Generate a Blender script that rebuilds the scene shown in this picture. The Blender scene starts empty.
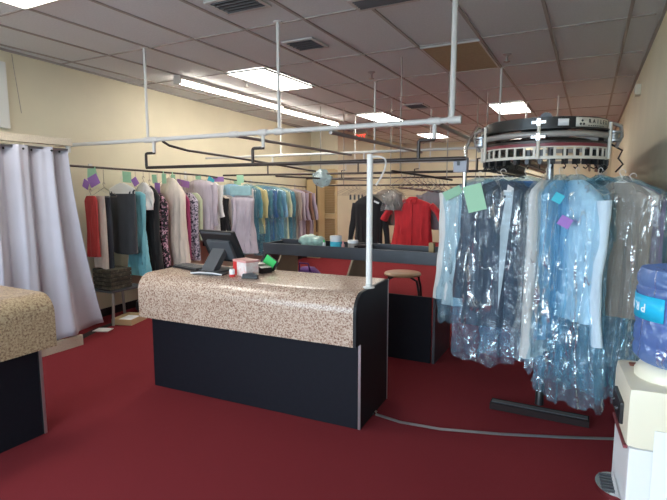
import bpy, bmesh, math, random
import numpy as np
from mathutils import Vector, Matrix, noise
PI=math.pi
rnd=random.Random(7)
C=bpy.context.scene.collection
# ------------------------------------------------------------ camera numbers
F=490.;CX,CY=333.5,250.;H=1.62
PITCH=math.atan(60/490.);YAW=math.atan(256.5/math.hypot(490,60))
def _ray(x,y):
    f=Vector((-math.sin(YAW)*math.cos(PITCH),math.cos(YAW)*math.cos(PITCH),-math.sin(PITCH)))
    r=Vector((math.cos(YAW),math.sin(YAW),0));u=r.cross(f)
    return f+r*((x-CX)/F)+u*(-(y-CY)/F)
def at_z(x,y,z): d=_ray(x,y);return d*((z-H)/d.z)+Vector((0,0,H))
def at_x(x,y,X): d=_ray(x,y);return d*(X/d.x)+Vector((0,0,H))
def at_y(x,y,Y): d=_ray(x,y);return d*(Y/d.y)+Vector((0,0,H))
# ------------------------------------------------------------ materials
def nt(name):
    m=bpy.data.materials.new(name);m.use_nodes=True
    n=m.node_tree;b=n.nodes['Principled BSDF'];return m,n,b
def mat(name,col,rough=.6,metal=0,var=0,scale=8,bump=0,bscale=40,emit=0,spec=None,sheen=0,stretch=None,detail=4):
    m,n,b=nt(name)
    b.inputs['Base Color'].default_value=(*col,1);b.inputs['Roughness'].default_value=rough
    b.inputs['Metallic'].default_value=metal
    if spec is not None:b.inputs['Specular IOR Level'].default_value=spec
    if sheen:b.inputs['Sheen Weight'].default_value=sheen
    tc=n.nodes.new('ShaderNodeTexCoord');co=tc.outputs['Object']
    if stretch:
        mp=n.nodes.new('ShaderNodeMapping');mp.inputs['Scale'].default_value=stretch
        n.links.new(co,mp.inputs[0]);co=mp.outputs[0]
    if var:
        t=n.nodes.new('ShaderNodeTexNoise');t.inputs['Scale'].default_value=scale;t.inputs['Detail'].default_value=detail
        n.links.new(co,t.inputs[0])
        r=n.nodes.new('ShaderNodeValToRGB');r.color_ramp.elements[0].position=.3;r.color_ramp.elements[1].position=.7
        r.color_ramp.elements[0].color=(*[c*(1-var) for c in col],1);r.color_ramp.elements[1].color=(*[min(1,c*(1+var)) for c in col],1)
        n.links.new(t.outputs['Fac'],r.inputs[0]);n.links.new(r.outputs[0],b.inputs['Base Color'])
    if bump:
        t=n.nodes.new('ShaderNodeTexNoise');t.inputs['Scale'].default_value=bscale;t.inputs['Detail'].default_value=5
        n.links.new(co,t.inputs[0])
        k=n.nodes.new('ShaderNodeBump');k.inputs['Strength'].default_value=bump;k.inputs['Distance'].default_value=.01
        n.links.new(t.outputs['Fac'],k.inputs['Height']);n.links.new(k.outputs[0],b.inputs['Normal'])
    if emit:
        b.inputs['Emission Color'].default_value=(*col,1);b.inputs['Emission Strength'].default_value=emit
    return m
def cloth(name,col,rough=.85,var=.12,sheen=.15): return mat(name,col,rough,0,var,14,.35,60,sheen=sheen,stretch=(1.5,1.5,.35))
def ramp_mat(name,stops,scale,kind='noise',rough=.5,bump=0,scale2=None,interp='LINEAR',detail=6):
    m,n,b=nt(name);b.inputs['Roughness'].default_value=rough
    tc=n.nodes.new('ShaderNodeTexCoord')
    t=n.nodes.new('ShaderNodeTexNoise' if kind=='noise' else 'ShaderNodeTexVoronoi')
    t.inputs['Scale'].default_value=scale
    if kind=='noise':t.inputs['Detail'].default_value=detail;t.inputs['Roughness'].default_value=.7
    n.links.new(tc.outputs['Object'],t.inputs[0])
    r=n.nodes.new('ShaderNodeValToRGB');cr=r.color_ramp;cr.interpolation=interp
    while len(cr.elements)<len(stops):cr.elements.new(.5)
    for e,(p,c) in zip(cr.elements,stops):e.position=p;e.color=(*c,1)
    n.links.new(t.outputs[0],r.inputs[0]);n.links.new(r.outputs[0],b.inputs['Base Color'])
    if bump:
        k=n.nodes.new('ShaderNodeBump');k.inputs['Strength'].default_value=bump;k.inputs['Distance'].default_value=.004
        n.links.new(t.outputs[0],k.inputs['Height']);n.links.new(k.outputs[0],b.inputs['Normal'])
    return m
def film(name,tint,body,opac=.22,gloss=.5):
    """thin polythene: clear, tinted, with crinkles that catch light"""
    m=bpy.data.materials.new(name);m.use_nodes=True;n=m.node_tree;n.nodes.clear()
    N=n.nodes.new;L=n.links.new
    out=N('ShaderNodeOutputMaterial');tc=N('ShaderNodeTexCoord')
    def crease(sc,wd,st,off):
        q=N('ShaderNodeMapping');q.inputs['Scale'].default_value=st;q.inputs['Location'].default_value=(off,off,off);L(tc.outputs['Object'],q.inputs[0])
        t=N('ShaderNodeTexNoise');t.inputs['Scale'].default_value=sc;t.inputs['Detail'].default_value=2.5;t.inputs['Distortion'].default_value=.8;L(q.outputs[0],t.inputs[0])
        a=N('ShaderNodeMath');a.operation='SUBTRACT';a.inputs[1].default_value=.5;L(t.outputs['Fac'],a.inputs[0])
        b=N('ShaderNodeMath');b.operation='ABSOLUTE';L(a.outputs[0],b.inputs[0])
        c=N('ShaderNodeMapRange');c.inputs['From Min'].default_value=0;c.inputs['From Max'].default_value=wd;c.inputs['To Min'].default_value=1;c.inputs['To Max'].default_value=0;L(b.outputs[0],c.inputs[0])
        return c.outputs[0],t.outputs['Fac']
    c1,n1=crease(5,.014,(1,1,.16),0);c2,n2=crease(14,.020,(1,1,.8),3.3)
    # small creases only in patches
    pt=N('ShaderNodeTexNoise');pt.inputs['Scale'].default_value=5;L(tc.outputs['Object'],pt.inputs[0])
    pr_=N('ShaderNodeMapRange');pr_.inputs['From Min'].default_value=.54;pr_.inputs['From Max'].default_value=.68;L(pt.outputs['Fac'],pr_.inputs[0])
    c3=N('ShaderNodeMath');c3.operation='MULTIPLY';L(c2,c3.inputs[0]);L(pr_.outputs[0],c3.inputs[1])
    cm=N('ShaderNodeMath');cm.operation='MAXIMUM';L(c1,cm.inputs[0]);L(c3.outputs[0],cm.inputs[1])
    ad=N('ShaderNodeMath');ad.operation='ADD';L(n1,ad.inputs[0]);L(n2,ad.inputs[1])
    k=N('ShaderNodeBump');k.inputs['Strength'].default_value=1.;k.inputs['Distance'].default_value=.03;L(ad.outputs[0],k.inputs['Height'])
    tr=N('ShaderNodeBsdfTransparent');tr.inputs[0].default_value=(*tint,1)
    df=N('ShaderNodeBsdfDiffuse');df.inputs[0].default_value=(*body,1)
    tl=N('ShaderNodeBsdfTranslucent');tl.inputs[0].default_value=(*body,1)
    m0=N('ShaderNodeMixShader');m0.inputs[0].default_value=.4;L(df.outputs[0],m0.inputs[1]);L(tl.outputs[0],m0.inputs[2])
    gl=N('ShaderNodeBsdfGlossy');gl.inputs['Roughness'].default_value=.22;gl.inputs[0].default_value=(1,1,1,1);L(k.outputs[0],gl.inputs['Normal'])
    m1=N('ShaderNodeMixShader');m1.inputs[0].default_value=opac;L(tr.outputs[0],m1.inputs[1]);L(m0.outputs[0],m1.inputs[2])
    mu=N('ShaderNodeMath');mu.operation='MULTIPLY_ADD';mu.inputs[1].default_value=gloss;mu.inputs[2].default_value=.045;L(cm.outputs[0],mu.inputs[0])
    m2=N('ShaderNodeMixShader');L(mu.outputs[0],m2.inputs[0]);L(m1.outputs[0],m2.inputs[1]);L(gl.outputs[0],m2.inputs[2])
    L(m2.outputs[0],out.inputs[0]);return m
M={}
M['wall']=mat('cream paint',(.75,.69,.52),.55,0,.04,2,.08,60)
M['ceil']=mat('ceiling tile',(.66,.68,.70),.9,0,.05,60,.25,140)
M['tbar']=mat('ceiling grid metal',(.36,.33,.31),.6)
M['oldtile']=mat('yellowed return grille',(.36,.29,.17),.6,0,.1,30)
M['lamp']=mat('lit diffuser',(1,.96,.87),.5,emit=11)
M['tube']=mat('lit tube',(1,.93,.82),.5,emit=16)
M['tubehouse']=mat('strip light housing',(.55,.52,.48),.4)
M['vent']=mat('vent white metal',(.52,.51,.50),.4,.2)
M['ventdark']=mat('vent throat',(.03,.028,.026),.9)
M['carpet']=mat('red carpet',(.25,.034,.042),1,0,.22,260,.9,420,spec=.05,detail=8)
M['black']=mat('black laminate',(.008,.008,.013),.65,0,.1,30,spec=.18)
M['blackside']=mat('black end laminate',(.012,.012,.014),.5,spec=.3)
M['deskgrey']=mat('charcoal laminate',(.055,.058,.07),.4,0,.15,6)
M['beige']=mat('beige board',(.42,.34,.24),.6,0,.08,6)
lam=[(.30,(.10,.045,.03)),(.43,(.29,.165,.12)),(.50,(.50,.36,.28)),(.60,(.64,.51,.41)),(.72,(.35,.21,.15))]
M['lam']=ramp_mat('speckled laminate',lam,85,rough=.25)
lam_yellowlit=[(.30,(.10,.05,.03)),(.42,(.26,.16,.10)),(.50,(.42,.31,.19)),(.60,(.56,.44,.29)),(.72,(.30,.19,.13))]
M['lam_yellowlit']=ramp_mat('speckled laminate yellow-lit',lam_yellowlit,70,rough=.3)  # same laminate as the main counter, light's yellow cast put into the colour
M['alu']=mat('aluminium trim',(.62,.62,.64),.3,.9)
M['steel']=mat('brushed steel',(.42,.43,.45),.35,.9)
M['chrome']=mat('chrome',(.8,.8,.8),.12,1)
M['pipe']=mat('white painted pipe',(.66,.65,.63),.4)
M['rail']=mat('dark steel rail',(.055,.045,.042),.35,.5)
M['greyp']=mat('grey painted pipe',(.36,.34,.32),.4,.3)
M['polew']=mat('glossy white pole',(.85,.84,.82),.3)
M['white']=mat('white paint',(.78,.76,.72),.5)
M['plywood']=mat('pale timber',(.66,.58,.46),.6,0,.1,12,stretch=(1,6,6))
M['curtain']=mat('lilac grey curtain',(.55,.54,.62),.8,0,.05,3,.15,200,sheen=.2)
M['blk']=mat('black plastic',(.015,.015,.017),.35)
M['dgrey']=mat('dark grey plastic',(.08,.085,.095),.4)
M['cream']=mat('cream plastic',(.80,.74,.60),.35)
M['whitepl']=mat('white plastic',(.80,.80,.82),.4)
M['tan']=mat('tan vinyl seat',(.45,.27,.15),.4,0,.1,12)
M['red']=mat('red plastic',(.62,.04,.04),.35)
M['pink']=mat('pink lid',(.72,.34,.32),.4)
M['green']=mat('bright green paper',(.07,.75,.20),.6)
M['mint']=mat('mint paper tag',(.42,.72,.50),.8)
M['purp']=mat('purple paper tag',(.42,.22,.62),.8)
M['tealtag']=mat('teal paper tag',(.08,.55,.70),.8)
M['paper']=mat('white paper',(.82,.82,.82),.7)
M['wire']=mat('hanger wire',(.35,.30,.26),.35,.8)
M['whanger']=mat('white hanger',(.75,.73,.70),.4)
M['brown']=mat('cardboard',(.45,.30,.15),.8)
M['rubber']=mat('dark matt strip',(.018,.008,.009),.9)
M['maroon']=mat('maroon strip',(.20,.035,.045),.4)
M['comb']=mat('cream metal comb',(.66,.62,.54),.4)
M['doorpaint']=mat('tan door paint',(.60,.46,.26),.55)
M['film_blue']=film('blue tinted polythene',(.86,.965,1.),(.42,.76,1.),.19,.55)
M['film_teal']=film('teal tinted polythene',(.80,.95,1.),(.32,.72,.92),.20,.5)
M['film_light']=film('light blue polythene',(.90,.97,1.),(.42,.72,1.),.13,.5)
M['film_clear']=film('clear polythene',(.97,.985,.99),(.75,.83,.88),.10,.5)
M['film_thick']=film('bunched blue polythene',(.50,.80,.92),(.24,.55,.72),.42,.55)
M['bottle']=film('blue bottle plastic',(.62,.74,.97),(.32,.50,.92),.42,.25)
def glassmat():
    m=bpy.data.materials.new('window glass');m.use_nodes=True;n=m.node_tree;n.nodes.clear()
    o=n.nodes.new('ShaderNodeOutputMaterial');a=n.nodes.new('ShaderNodeBsdfTransparent');a.inputs[0].default_value=(.92,.95,.95,1)
    g=n.nodes.new('ShaderNodeBsdfGlossy');g.inputs['Roughness'].default_value=.02;x=n.nodes.new('ShaderNodeMixShader');x.inputs[0].default_value=.06
    n.links.new(a.outputs[0],x.inputs[1]);n.links.new(g.outputs[0],x.inputs[2]);n.links.new(x.outputs[0],o.inputs[0]);return m
M['glass']=glassmat()
# ------------------------------------------------------------ mesh builder
class MB:
    def __init__(s): s.bm=bmesh.new()
    def _tf(s,vs,mtx):
        for v in vs:v.co=mtx@v.co
    def box(s,c,d,rot=(0,0,0),bev=0,mtx=None):
        r=bmesh.ops.create_cube(s.bm,size=1);vs=r['verts']
        m=Matrix.Translation(c)@Matrix.Rotation(rot[2],4,'Z')@Matrix.Rotation(rot[1],4,'Y')@Matrix.Rotation(rot[0],4,'X')@Matrix.Diagonal((*d,1))
        if mtx is not None:m=mtx@m
        s._tf(vs,m)
        if bev:
            es=list({e for v in vs for e in v.link_edges})
            bmesh.ops.bevel(s.bm,geom=es,offset=bev,segments=2,affect='EDGES',profile=.7)
        return s
    def tube(s,pts,r,n=8,cap=True,closed=False,flat=1):
        pts=[Vector(p) for p in pts];rs=r if isinstance(r,(list,tuple)) else [r]*len(pts)
        rings=[];K=len(pts);prev=None
        for i,p in enumerate(pts):
            if closed:d=(pts[(i+1)%K]-pts[i-1])
            else:d=(pts[min(i+1,K-1)]-pts[max(i-1,0)])
            d.normalize()
            if prev is None:
                up=Vector((0,0,1)) if abs(d.z)<.9 else Vector((0,1,0))
                a=d.cross(up).normalized()
            else:
                a=(prev-d*prev.dot(d)).normalized()
            prev=a;b=d.cross(a)
            rings.append([s.bm.verts.new(p+a*math.cos(2*PI*k/n)*rs[i]+b*math.sin(2*PI*k/n)*rs[i]*flat) for k in range(n)])
        for i in range(K if closed else K-1):
            A,B=rings[i],rings[(i+1)%K]
            for k in range(n):
                try:s.bm.faces.new((A[k],A[(k+1)%n],B[(k+1)%n],B[k]))
                except ValueError:pass
        if cap and not closed:
            s.bm.faces.new(rings[0][::-1]);s.bm.faces.new(rings[-1])
        return s
    def cyl(s,a,b,r,n=16,r2=None): return s.tube([a,b],[r,r if r2 is None else r2],n)
    def lathe(s,prof,c=(0,0,0),n=24,cap=True):
        rings=[[s.bm.verts.new((c[0]+r*math.cos(2*PI*k/n),c[1]+r*math.sin(2*PI*k/n),c[2]+z)) for k in range(n)] for r,z in prof]
        for A,B in zip(rings,rings[1:]):
            for k in range(n):s.bm.faces.new((A[k],A[(k+1)%n],B[(k+1)%n],B[k]))
        if cap:s.bm.faces.new(rings[0][::-1]);s.bm.faces.new(rings[-1])
        return s
    def prism(s,poly,axis,a,b):
        def P(u,v,w): return {'x':(w,u,v),'y':(u,w,v),'z':(u,v,w)}[axis]
        A=[s.bm.verts.new(P(u,v,a)) for u,v in poly];B=[s.bm.verts.new(P(u,v,b)) for u,v in poly]
        s.bm.faces.new(A[::-1]);s.bm.faces.new(B);k=len(poly)
        for i in range(k):s.bm.faces.new((A[i],A[(i+1)%k],B[(i+1)%k],B[i]))
        return s
    def grid(s,fn,nu,nv,closed=False):
        g=[[s.bm.verts.new(fn(i/(nu if closed else nu-1),j/(nv-1))) for i in range(nu)] for j in range(nv)]
        for j in range(nv-1):
            for i in range(nu if closed else nu-1):
                k=(i+1)%nu;s.bm.faces.new((g[j][i],g[j][k],g[j+1][k],g[j+1][i]))
        return g
    def build(s,name,m,parent=None,smooth=False,world=False,kind=None,solid=0):
        bmesh.ops.recalc_face_normals(s.bm,faces=s.bm.faces[:])
        off=Vector((0,0,0))
        if parent is not None and world:
            inv=(Matrix.Translation(parent.location)@parent.rotation_euler.to_matrix().to_4x4()).inverted()
            s._tf(s.bm.verts,inv)
        if parent is None:
            xs=[v.co for v in s.bm.verts]
            lo=[min(c[i] for c in xs) for i in range(3)];hi=[max(c[i] for c in xs) for i in range(3)]
            off=Vector(((lo[0]+hi[0])/2,(lo[1]+hi[1])/2,lo[2]))
            for v in s.bm.verts:v.co-=off
        me=bpy.data.meshes.new(name);s.bm.to_mesh(me);s.bm.free()
        if smooth:
            for p in me.polygons:p.use_smooth=True
            try:me.set_sharp_from_angle(angle=math.radians(50))
            except Exception:pass
        me.materials.append(M[m] if isinstance(m,str) else m)
        o=bpy.data.objects.new(name,me);C.objects.link(o);o.location=off
        if parent is not None:o.parent=parent;o.location=(0,0,0)
        if kind:o['kind']=kind
        if solid:
            q=o.modifiers.new('thick','SOLIDIFY');q.thickness=solid;q.offset=0
        return o
def tag(o,label,cat,group=None):
    o['label']=label;o['category']=cat
    if group:o['group']=group
    return o
def thing(name,label,cat,loc=(0,0,0),rz=0,group=None):
    o=bpy.data.objects.new(name,None);o.empty_display_size=.1;C.objects.link(o);o.location=loc;o.rotation_euler=(0,0,rz)
    return tag(o,label,cat,group)
def struct(name,mb,m,**k): return mb.build(name,m,kind='structure',**k)
def dup(o,loc,rz=None,label=None):
    r=o.copy();C.objects.link(r);r.location=loc
    if rz is not None:r.rotation_euler=(0,0,rz)
    if label:r['label']=label
    def rec(a,b):
        for ch in list(a.children):
            c=ch.copy();C.objects.link(c);c.parent=b;rec(ch,c)
    rec(o,r);return r
def text(s,size,m,name,parent,mtx,depth=.001,bold=0):
    cu=bpy.data.curves.new('t','FONT');cu.body=s;cu.size=size;cu.extrude=depth;cu.offset=bold;cu.align_x='CENTER';cu.align_y='CENTER'
    t=bpy.data.objects.new('t',cu);C.objects.link(t)
    me=bpy.data.meshes.new_from_object(t.evaluated_get(bpy.context.evaluated_depsgraph_get()))
    bpy.data.objects.remove(t);me.transform(mtx);me.materials.clear();me.materials.append(M[m])
    o=bpy.data.objects.new(name,me);C.objects.link(o);o.parent=parent;return o
# ------------------------------------------------------------ room
CZ=3.05;RX=.46;BY=15.0;FY=-2.2
def lwx(y): return -5.39-.0915*(y-3.04)
struct('floor',MB().box((-3.2,(BY+FY)/2,-.05),(8.6,BY-FY+.4,.1)),'carpet')
struct('ceiling',MB().box((-3.2,(BY+FY)/2,CZ+.05),(8.6,BY-FY+.4,.1)),'ceil')
struct('wall_right',MB().box((RX+.06,(BY+FY)/2,CZ/2),(.12,BY-FY+.3,CZ)),'wall')
struct('wall_back',MB().box((-3.0,BY+.06,CZ/2),(7.2,.12,CZ)),'wall')
a,b=FY,10.6
struct('wall_left',MB().prism([(lwx(a),a),(lwx(b),b),(lwx(b)-.12,b),(lwx(a)-.12,a)],'z',0,CZ),'wall')
struct('wall_partition',MB().prism([(-6.3,10.5),(-5.34,10.5),(-5.34,BY),(-6.3,BY)],'z',0,CZ),'wall')
# shopfront behind the camera: low wall, head, mullions and panes
fx0,fx1=lwx(FY),RX
f=MB();f.box(((fx0+fx1)/2,FY,.15),(fx1-fx0,.12,.3));f.box(((fx0+fx1)/2,FY,2.95),(fx1-fx0,.12,.22))
struct('wall_front',f,'wall')
nW=4;wW=(fx1-fx0)/nW
for i in range(nW):
    x0=fx0+i*wW;x1=x0+wW
    w=MB()
    for xx in (x0+.03,x1-.03):w.box((xx,FY,1.57),(.06,.08,2.54))
    for zz in (.33,2.81):w.box(((x0+x1)/2,FY,zz),(wW-.12,.08,.06))
    wo=w.build('window_%d'%(i+1),'alu',kind='structure')
    pane=MB().box(((x0+x1)/2,FY,1.57),(wW-.12,.006,2.42))
    po=pane.build('pane',M['glass'] if 'glass' in M else 'film_clear',wo,world=True)
# baseboards
struct('baseboard_right',MB().box((RX-.008,(BY+FY)/2,.05),(.016,BY-FY-.1,.1)),'rubber')
struct('baseboard_left',MB().prism([(lwx(a),a),(lwx(b),b),(lwx(b)+.016,b),(lwx(a)+.016,a)],'z',0,.1),'rubber')
# ceiling grid
g=MB();GX=[.21-.606*k for k in range(12)];GY=[3.72+1.22*k for k in range(-4,10)]
for x in GX:g.box((x,(BY+FY)/2,CZ-.004),(.026,BY-FY,.012))
for y in GY:g.box((-3.1,y,CZ-.0035),(7.0,.02,.010))
struct('trim_1',g,'tbar')
g=MB().prism([(lwx(a),a),(lwx(b),b),(lwx(b)+.025,b),(lwx(a)+.025,a)],'z',CZ-.02,CZ);g.box((RX-.012,(BY+FY)/2,CZ-.01),(.024,BY-FY,.02))
struct('trim_2',g,'tbar')
# white window trim on left wall over the fitting room
struct('trim_3',MB().box((lwx(3.0)+.02,2.99,2.58),(.05,.13,.66),bev=.005),'white')
# ------------------------------------------------------------ ceiling lights, vents, sprinklers
def troffer(i,j,label,w=1,d=1):
    x0=.21-.606*i;y0=3.72+1.22*j
    t=thing('ceiling_light',label,'ceiling light',(x0-.303,y0+.61*d,CZ-.02),0,'recessed ceiling lights')
    f=MB();W,D=.58,1.19*d
    for sx in (-1,1):f.box((sx*(W/2-.01),0,.003),(.02,D,.018))
    for sy in (-1,1):f.box((0,sy*(D/2-.01),.003),(W,.02,.018))
    f.build('frame','vent',t);MB().box((0,0,.006),(W-.04,D-.04,.008)).build('diffuser','lamp',t)
    return t
TT=troffer(6,1,'lit recessed ceiling panel nearest the camera, beside the long strip light')
TT.location.x-=.02;TT.location.y-=.06
troffer(6,4,'lit recessed ceiling panel behind the round black sprinkler and above the white pipe')
troffer(6,7,'small far lit ceiling panel seen just below the horizontal white pipe')
troffer(2,4,'lit ceiling panel directly above the left of the clothes conveyor')
troffer(3,8,'tiny lit ceiling panel farthest away, seen through the conveyor ring')
troffer(6,-2,'lit ceiling panel cut off by the top left corner of the photo')
def strip(y0,y1,x,label):
    t=thing('strip_light',label,'ceiling light',(x,(y0+y1)/2,CZ-.1),0,'fluorescent strip lights')
    L=y1-y0
    MB().box((0,0,.07),(.11,L,.05),bev=.008).build('housing','tubehouse',t)
    for sy in (-1,1):MB().box((0,sy*(L/2-.012),.025),(.12,.024,.075),bev=.004).build('end_cap','tubehouse',t)
    for sx in (-1,1):MB().cyl((sx*.03,-L/2+.03,.02),(sx*.03,L/2-.03,.02),.019,12).build('tube',M['tube'],t,smooth=True)
strip(4.72,7.08,-4.66,'long lit fluorescent strip light, nearer of the two end to end')
strip(7.12,9.3,-4.76,'long lit fluorescent strip light, farther of the two end to end')
def vent(x,y,w,d,label):
    t=thing('ceiling_vent',label,'vent',(x,y,CZ-.025),0,'ceiling vents')
    MB().box((0,0,.021),(w-.04,d-.04,.006)).build('throat','ventdark',t)
    f=MB()
    for s_ in (-1,1):f.box((s_*(w/2-.015),0,.012),(.03,d,.016));f.box((0,s_*(d/2-.015),.012),(w-.06,.03,.016))
    f.build('frame','vent',t)
    n=5
    for k in range(n):MB().box((0,-d/2+.05+(d-.1)*k/(n-1),.008),(w-.06,.012,.014),rot=(.6,0,0)).build('slat','dgrey',t)
vent(-2.48,3.18,.42,.30,'square ceiling vent at the top edge, nearer and larger one')
vent(-2.56,4.33,.34,.34,'small square ceiling vent left of the middle, beside a pipe hanger')
vent(-2.7,8.25,.36,.42,'small far ceiling vent above the horizontal white pipe')
vent(-1.46,3.62,.5,.24,'bluish ceiling vent cut by the top edge of the photo')
t=thing('return_grille','yellowed square panel set in the ceiling left of the tall pipe','ceiling panel',(-1.303,5.55,CZ-.012))
MB().box((0,0,0),(.56,1.14,.012)).build('panel','oldtile',t)
f=MB()
for s_ in (-1,1):f.box((s_*.285,0,-.002),(.02,1.18,.016));f.box((0,s_*.58,-.002),(.56,.02,.016))
f.build('frame','vent',t)
for x,y,lb in ((-4.1,5.4,'small sprinkler head beside the long strip light'),(-2.45,5.72,'round dark sprinkler head over the middle pipe hanger'),(-.86,5.64,'sprinkler head on a short stem above the conveyor')):
    t=thing('sprinkler_head',lb,'sprinkler',(x,y,CZ),0,'ceiling sprinklers')
    MB().lathe([(.045,0),(.045,-.008),(.02,-.02),(.012,-.03)],n=16).build('escutcheon','steel',t,smooth=True)
    MB().cyl((0,0,-.025),(0,0,-.07),.012,10).build('body','greyp',t)
    MB().lathe([(.005,-.070),(.035,-.078),(.035,-.083),(.004,-.088)],n=14).build('deflector','wire',t)
# exit sign
t=thing('exit_sign','hanging red lettered exit sign near the far ceiling','sign',(-4.95,10.9,2.78))
MB().box((0,0,.1),(.36,.012,.20),bev=.003).build('plate',mat('amber acrylic',(.50,.36,.22),.3),t)
MB().box((0,0,.235),(.38,.05,.07),bev=.006).build('housing','greyp',t)
M['exitred']=mat('lit red letters',(1,.05,.04),.5,emit=1.3)
text('EXIT',.15,'exitred','letters',t,Matrix.Translation((0,-.008,.1))@Matrix.Rotation(PI/2,4,'X'),.002,.0)
# alarm box on right wall
p=at_x(626,107,RX-.03)
t=thing('wall_sounder','small cream box high on the right wall near the ceiling','alarm box',(RX-.0301,6.9,2.72))
MB().box((0,0,.06),(.058,.16,.12),bev=.008).build('body','cream',t);MB().box((-.031,0,.06),(.004,.10,.06)).build('grille','vent',t)
# thin cord on the left wall
pts=[];
for px,py in ((13,54),(15,68),(19,90),(23,113)):
    q=at_x(px,py,-5.37);q.x=lwx(q.y)+.008;pts.append(q)
tag(MB().tube(pts,.003,6).build('brown_cord','wire'),'thin brown cord running down the bare left wall','cord')
# ------------------------------------------------------------ pipes
Y1,Y2,Y3=3.68,6.2,8.8;PZ=2.13;RZ=1.85
def bend(a,b,c,r=.05,n=5):
    a,b,c=Vector(a),Vector(b),Vector(c);u=(a-b).normalized();v=(c-b).normalized()
    p0=b+u*r;p1=b+v*r
    return [((1-t_)**2)*p0+2*t_*(1-t_)*b+t_*t_*p1 for t_ in [k/n for k in range(n+1)]]
t=thing('pipe_frame','white painted pipe run hanging from the ceiling across the whole shop front','pipe rail',(-2.5,Y1,PZ))
xs,xe=-5.40,-.93
B=MB();B.tube([(xs,Y1,PZ)]+bend((xs,Y1,PZ),(xe,Y1,PZ),(xe,Y1,CZ),.05)+[(xe,Y1,CZ-.002)],.021,12);B.build('main_pipe','pipe',t,True,True)
for x in (-4.06,-2.45):MB().cyl((x,Y1,PZ),(x,Y1,CZ-.002),.014,10).build('hanger_pipe','pipe',t,True,True)
for x in (-4.06,-2.45,-.93):
    MB().lathe([(.04,CZ-.012),(.04,CZ-.002)],(x,Y1,0),16).build('ceiling_flange','pipe',t,True,True)
for x in (-4.06,-3.98,-2.95,-2.45,-2.62,-1.06,-.905):
    MB().cyl((x-.045,Y1,PZ),(x+.045,Y1,PZ),.029,12).build('tee_fitting','pipe',t,True,True)
for x in (-3.98,-2.62,-1.06):MB().cyl((x,Y1,PZ),(x,Y1,PZ-.13),.017,10).build('drop_pipe','pipe',t,True,True)
def rail(Y,x0,x1,hooks,label,m='rail',z=RZ,r=.016):
    t=thing('hanging_rail',label,'pipe rail',((x0+x1)/2,Y,z),0,'horizontal garment rails')
    MB().tube([(x0,Y,z),(x1,Y,z)],r,10).build('rail',m,t,True,True)
    for x in hooks:
        MB().tube([(x,Y,PZ-.12),(x,Y,PZ-.135)]+bend((x,Y,PZ-.13),(x-.12,Y,PZ-.135),(x-.12,Y,z),.02,3)+bend((x-.12,Y,PZ-.13),(x-.12,Y,z),(x,Y,z),.02,3)+[(x,Y,z)],.014,8).build('hook_bracket','rail',t,True,True)
rail(Y1,-4.10,-.82,(-3.98,-2.62,-1.06),'dark steel rail on hooks just below the nearest white pipe')
# second and third rows
def row(Y,x0,x1,hang,tees,label,r=.018):
    t=thing('pipe_frame',label,'pipe rail',((x0+x1)/2,Y,PZ))
    MB().tube([(x0,Y,PZ),(x1,Y,PZ)],r,10).build('main_pipe','pipe',t,True,True)
    for x in hang:
        MB().cyl((x,Y,PZ),(x,Y,CZ-.002),.012,8).build('hanger_pipe','pipe',t,True,True)
        MB().lathe([(.035,CZ-.010),(.035,CZ-.002)],(x,Y,0),12).build('ceiling_flange','pipe',t,True,True)
        MB().cyl((x-.04,Y,PZ),(x+.04,Y,PZ),.026,10).build('tee_fitting','pipe',t,True,True)
    for x in tees:MB().cyl((x,Y,PZ),(x,Y,PZ-.13),.014,8).build('drop_pipe','pipe',t,True,True)
row(Y2,-5.55,-.5,(-4.1,-2.6,-1.0),(-4.25,-2.75,-1.15),'second row white pipe hung behind the front one')
row(Y3,-5.75,-.75,(-4.1,-2.6,-1.0),(-4.3,-2.8),'thin far white pipe hung deepest in the shop')
def rail2(Y,x0,x1,hooks,label,z=RZ):
    t=thing('hanging_rail',label,'pipe rail',((x0+x1)/2,Y,z),0,'horizontal garment rails')
    MB().tube([(x0,Y,z),(x1,Y,z)],.015,8).build('rail','rail',t,True,True)
    for x in hooks:
        MB().tube([(x,Y,PZ-.12),(x-.09,Y,PZ-.13),(x-.09,Y,z),(x,Y,z)],.012,6).build('hook_bracket','rail',t,True,True)
rail2(Y2,-5.2,-1.0,(-4.25,-2.75,-1.15),'grey steel rail on hooks below the second white pipe')
rail2(Y3,-5.2,-1.0,(-4.3,-2.8),'dark steel rail on hooks deepest in the shop')
for p0,p1,lb,m_,r_ in (((-2.95,Y1,PZ-.01),(-2.95,Y2,PZ-.03),'grey pipe running backward from the middle of the front pipe','greyp',.016),
    ((-1.95,Y1+.02,PZ-.03),(-1.95,Y2,PZ-.03),'grey pipe running backward behind the exit sign','greyp',.017),
    ((-1.06,Y1,PZ-.01),(-1.06,Y2,PZ-.03),'grey pipe running backward beside the tall corner pipe','greyp',.018)):
    tag(MB().tube([p0,p1],r_,10).build('cross_pipe',m_,smooth=True),lb,'pipe rail','pipes running towards the back')
q0=Vector((-3.86,Y1,PZ-.02))
tag(MB().tube([q0,q0+Vector((.03,.06,-.04)),q0+Vector((.05,.3,-.075)),(-3.72,4.6,2.0),(-3.6,5.6,1.93),(-3.5,6.18,1.885)],.013,8).build('brace_rod','rail',smooth=True),'dark rod curving down and back from the front pipe','pipe rail')
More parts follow.
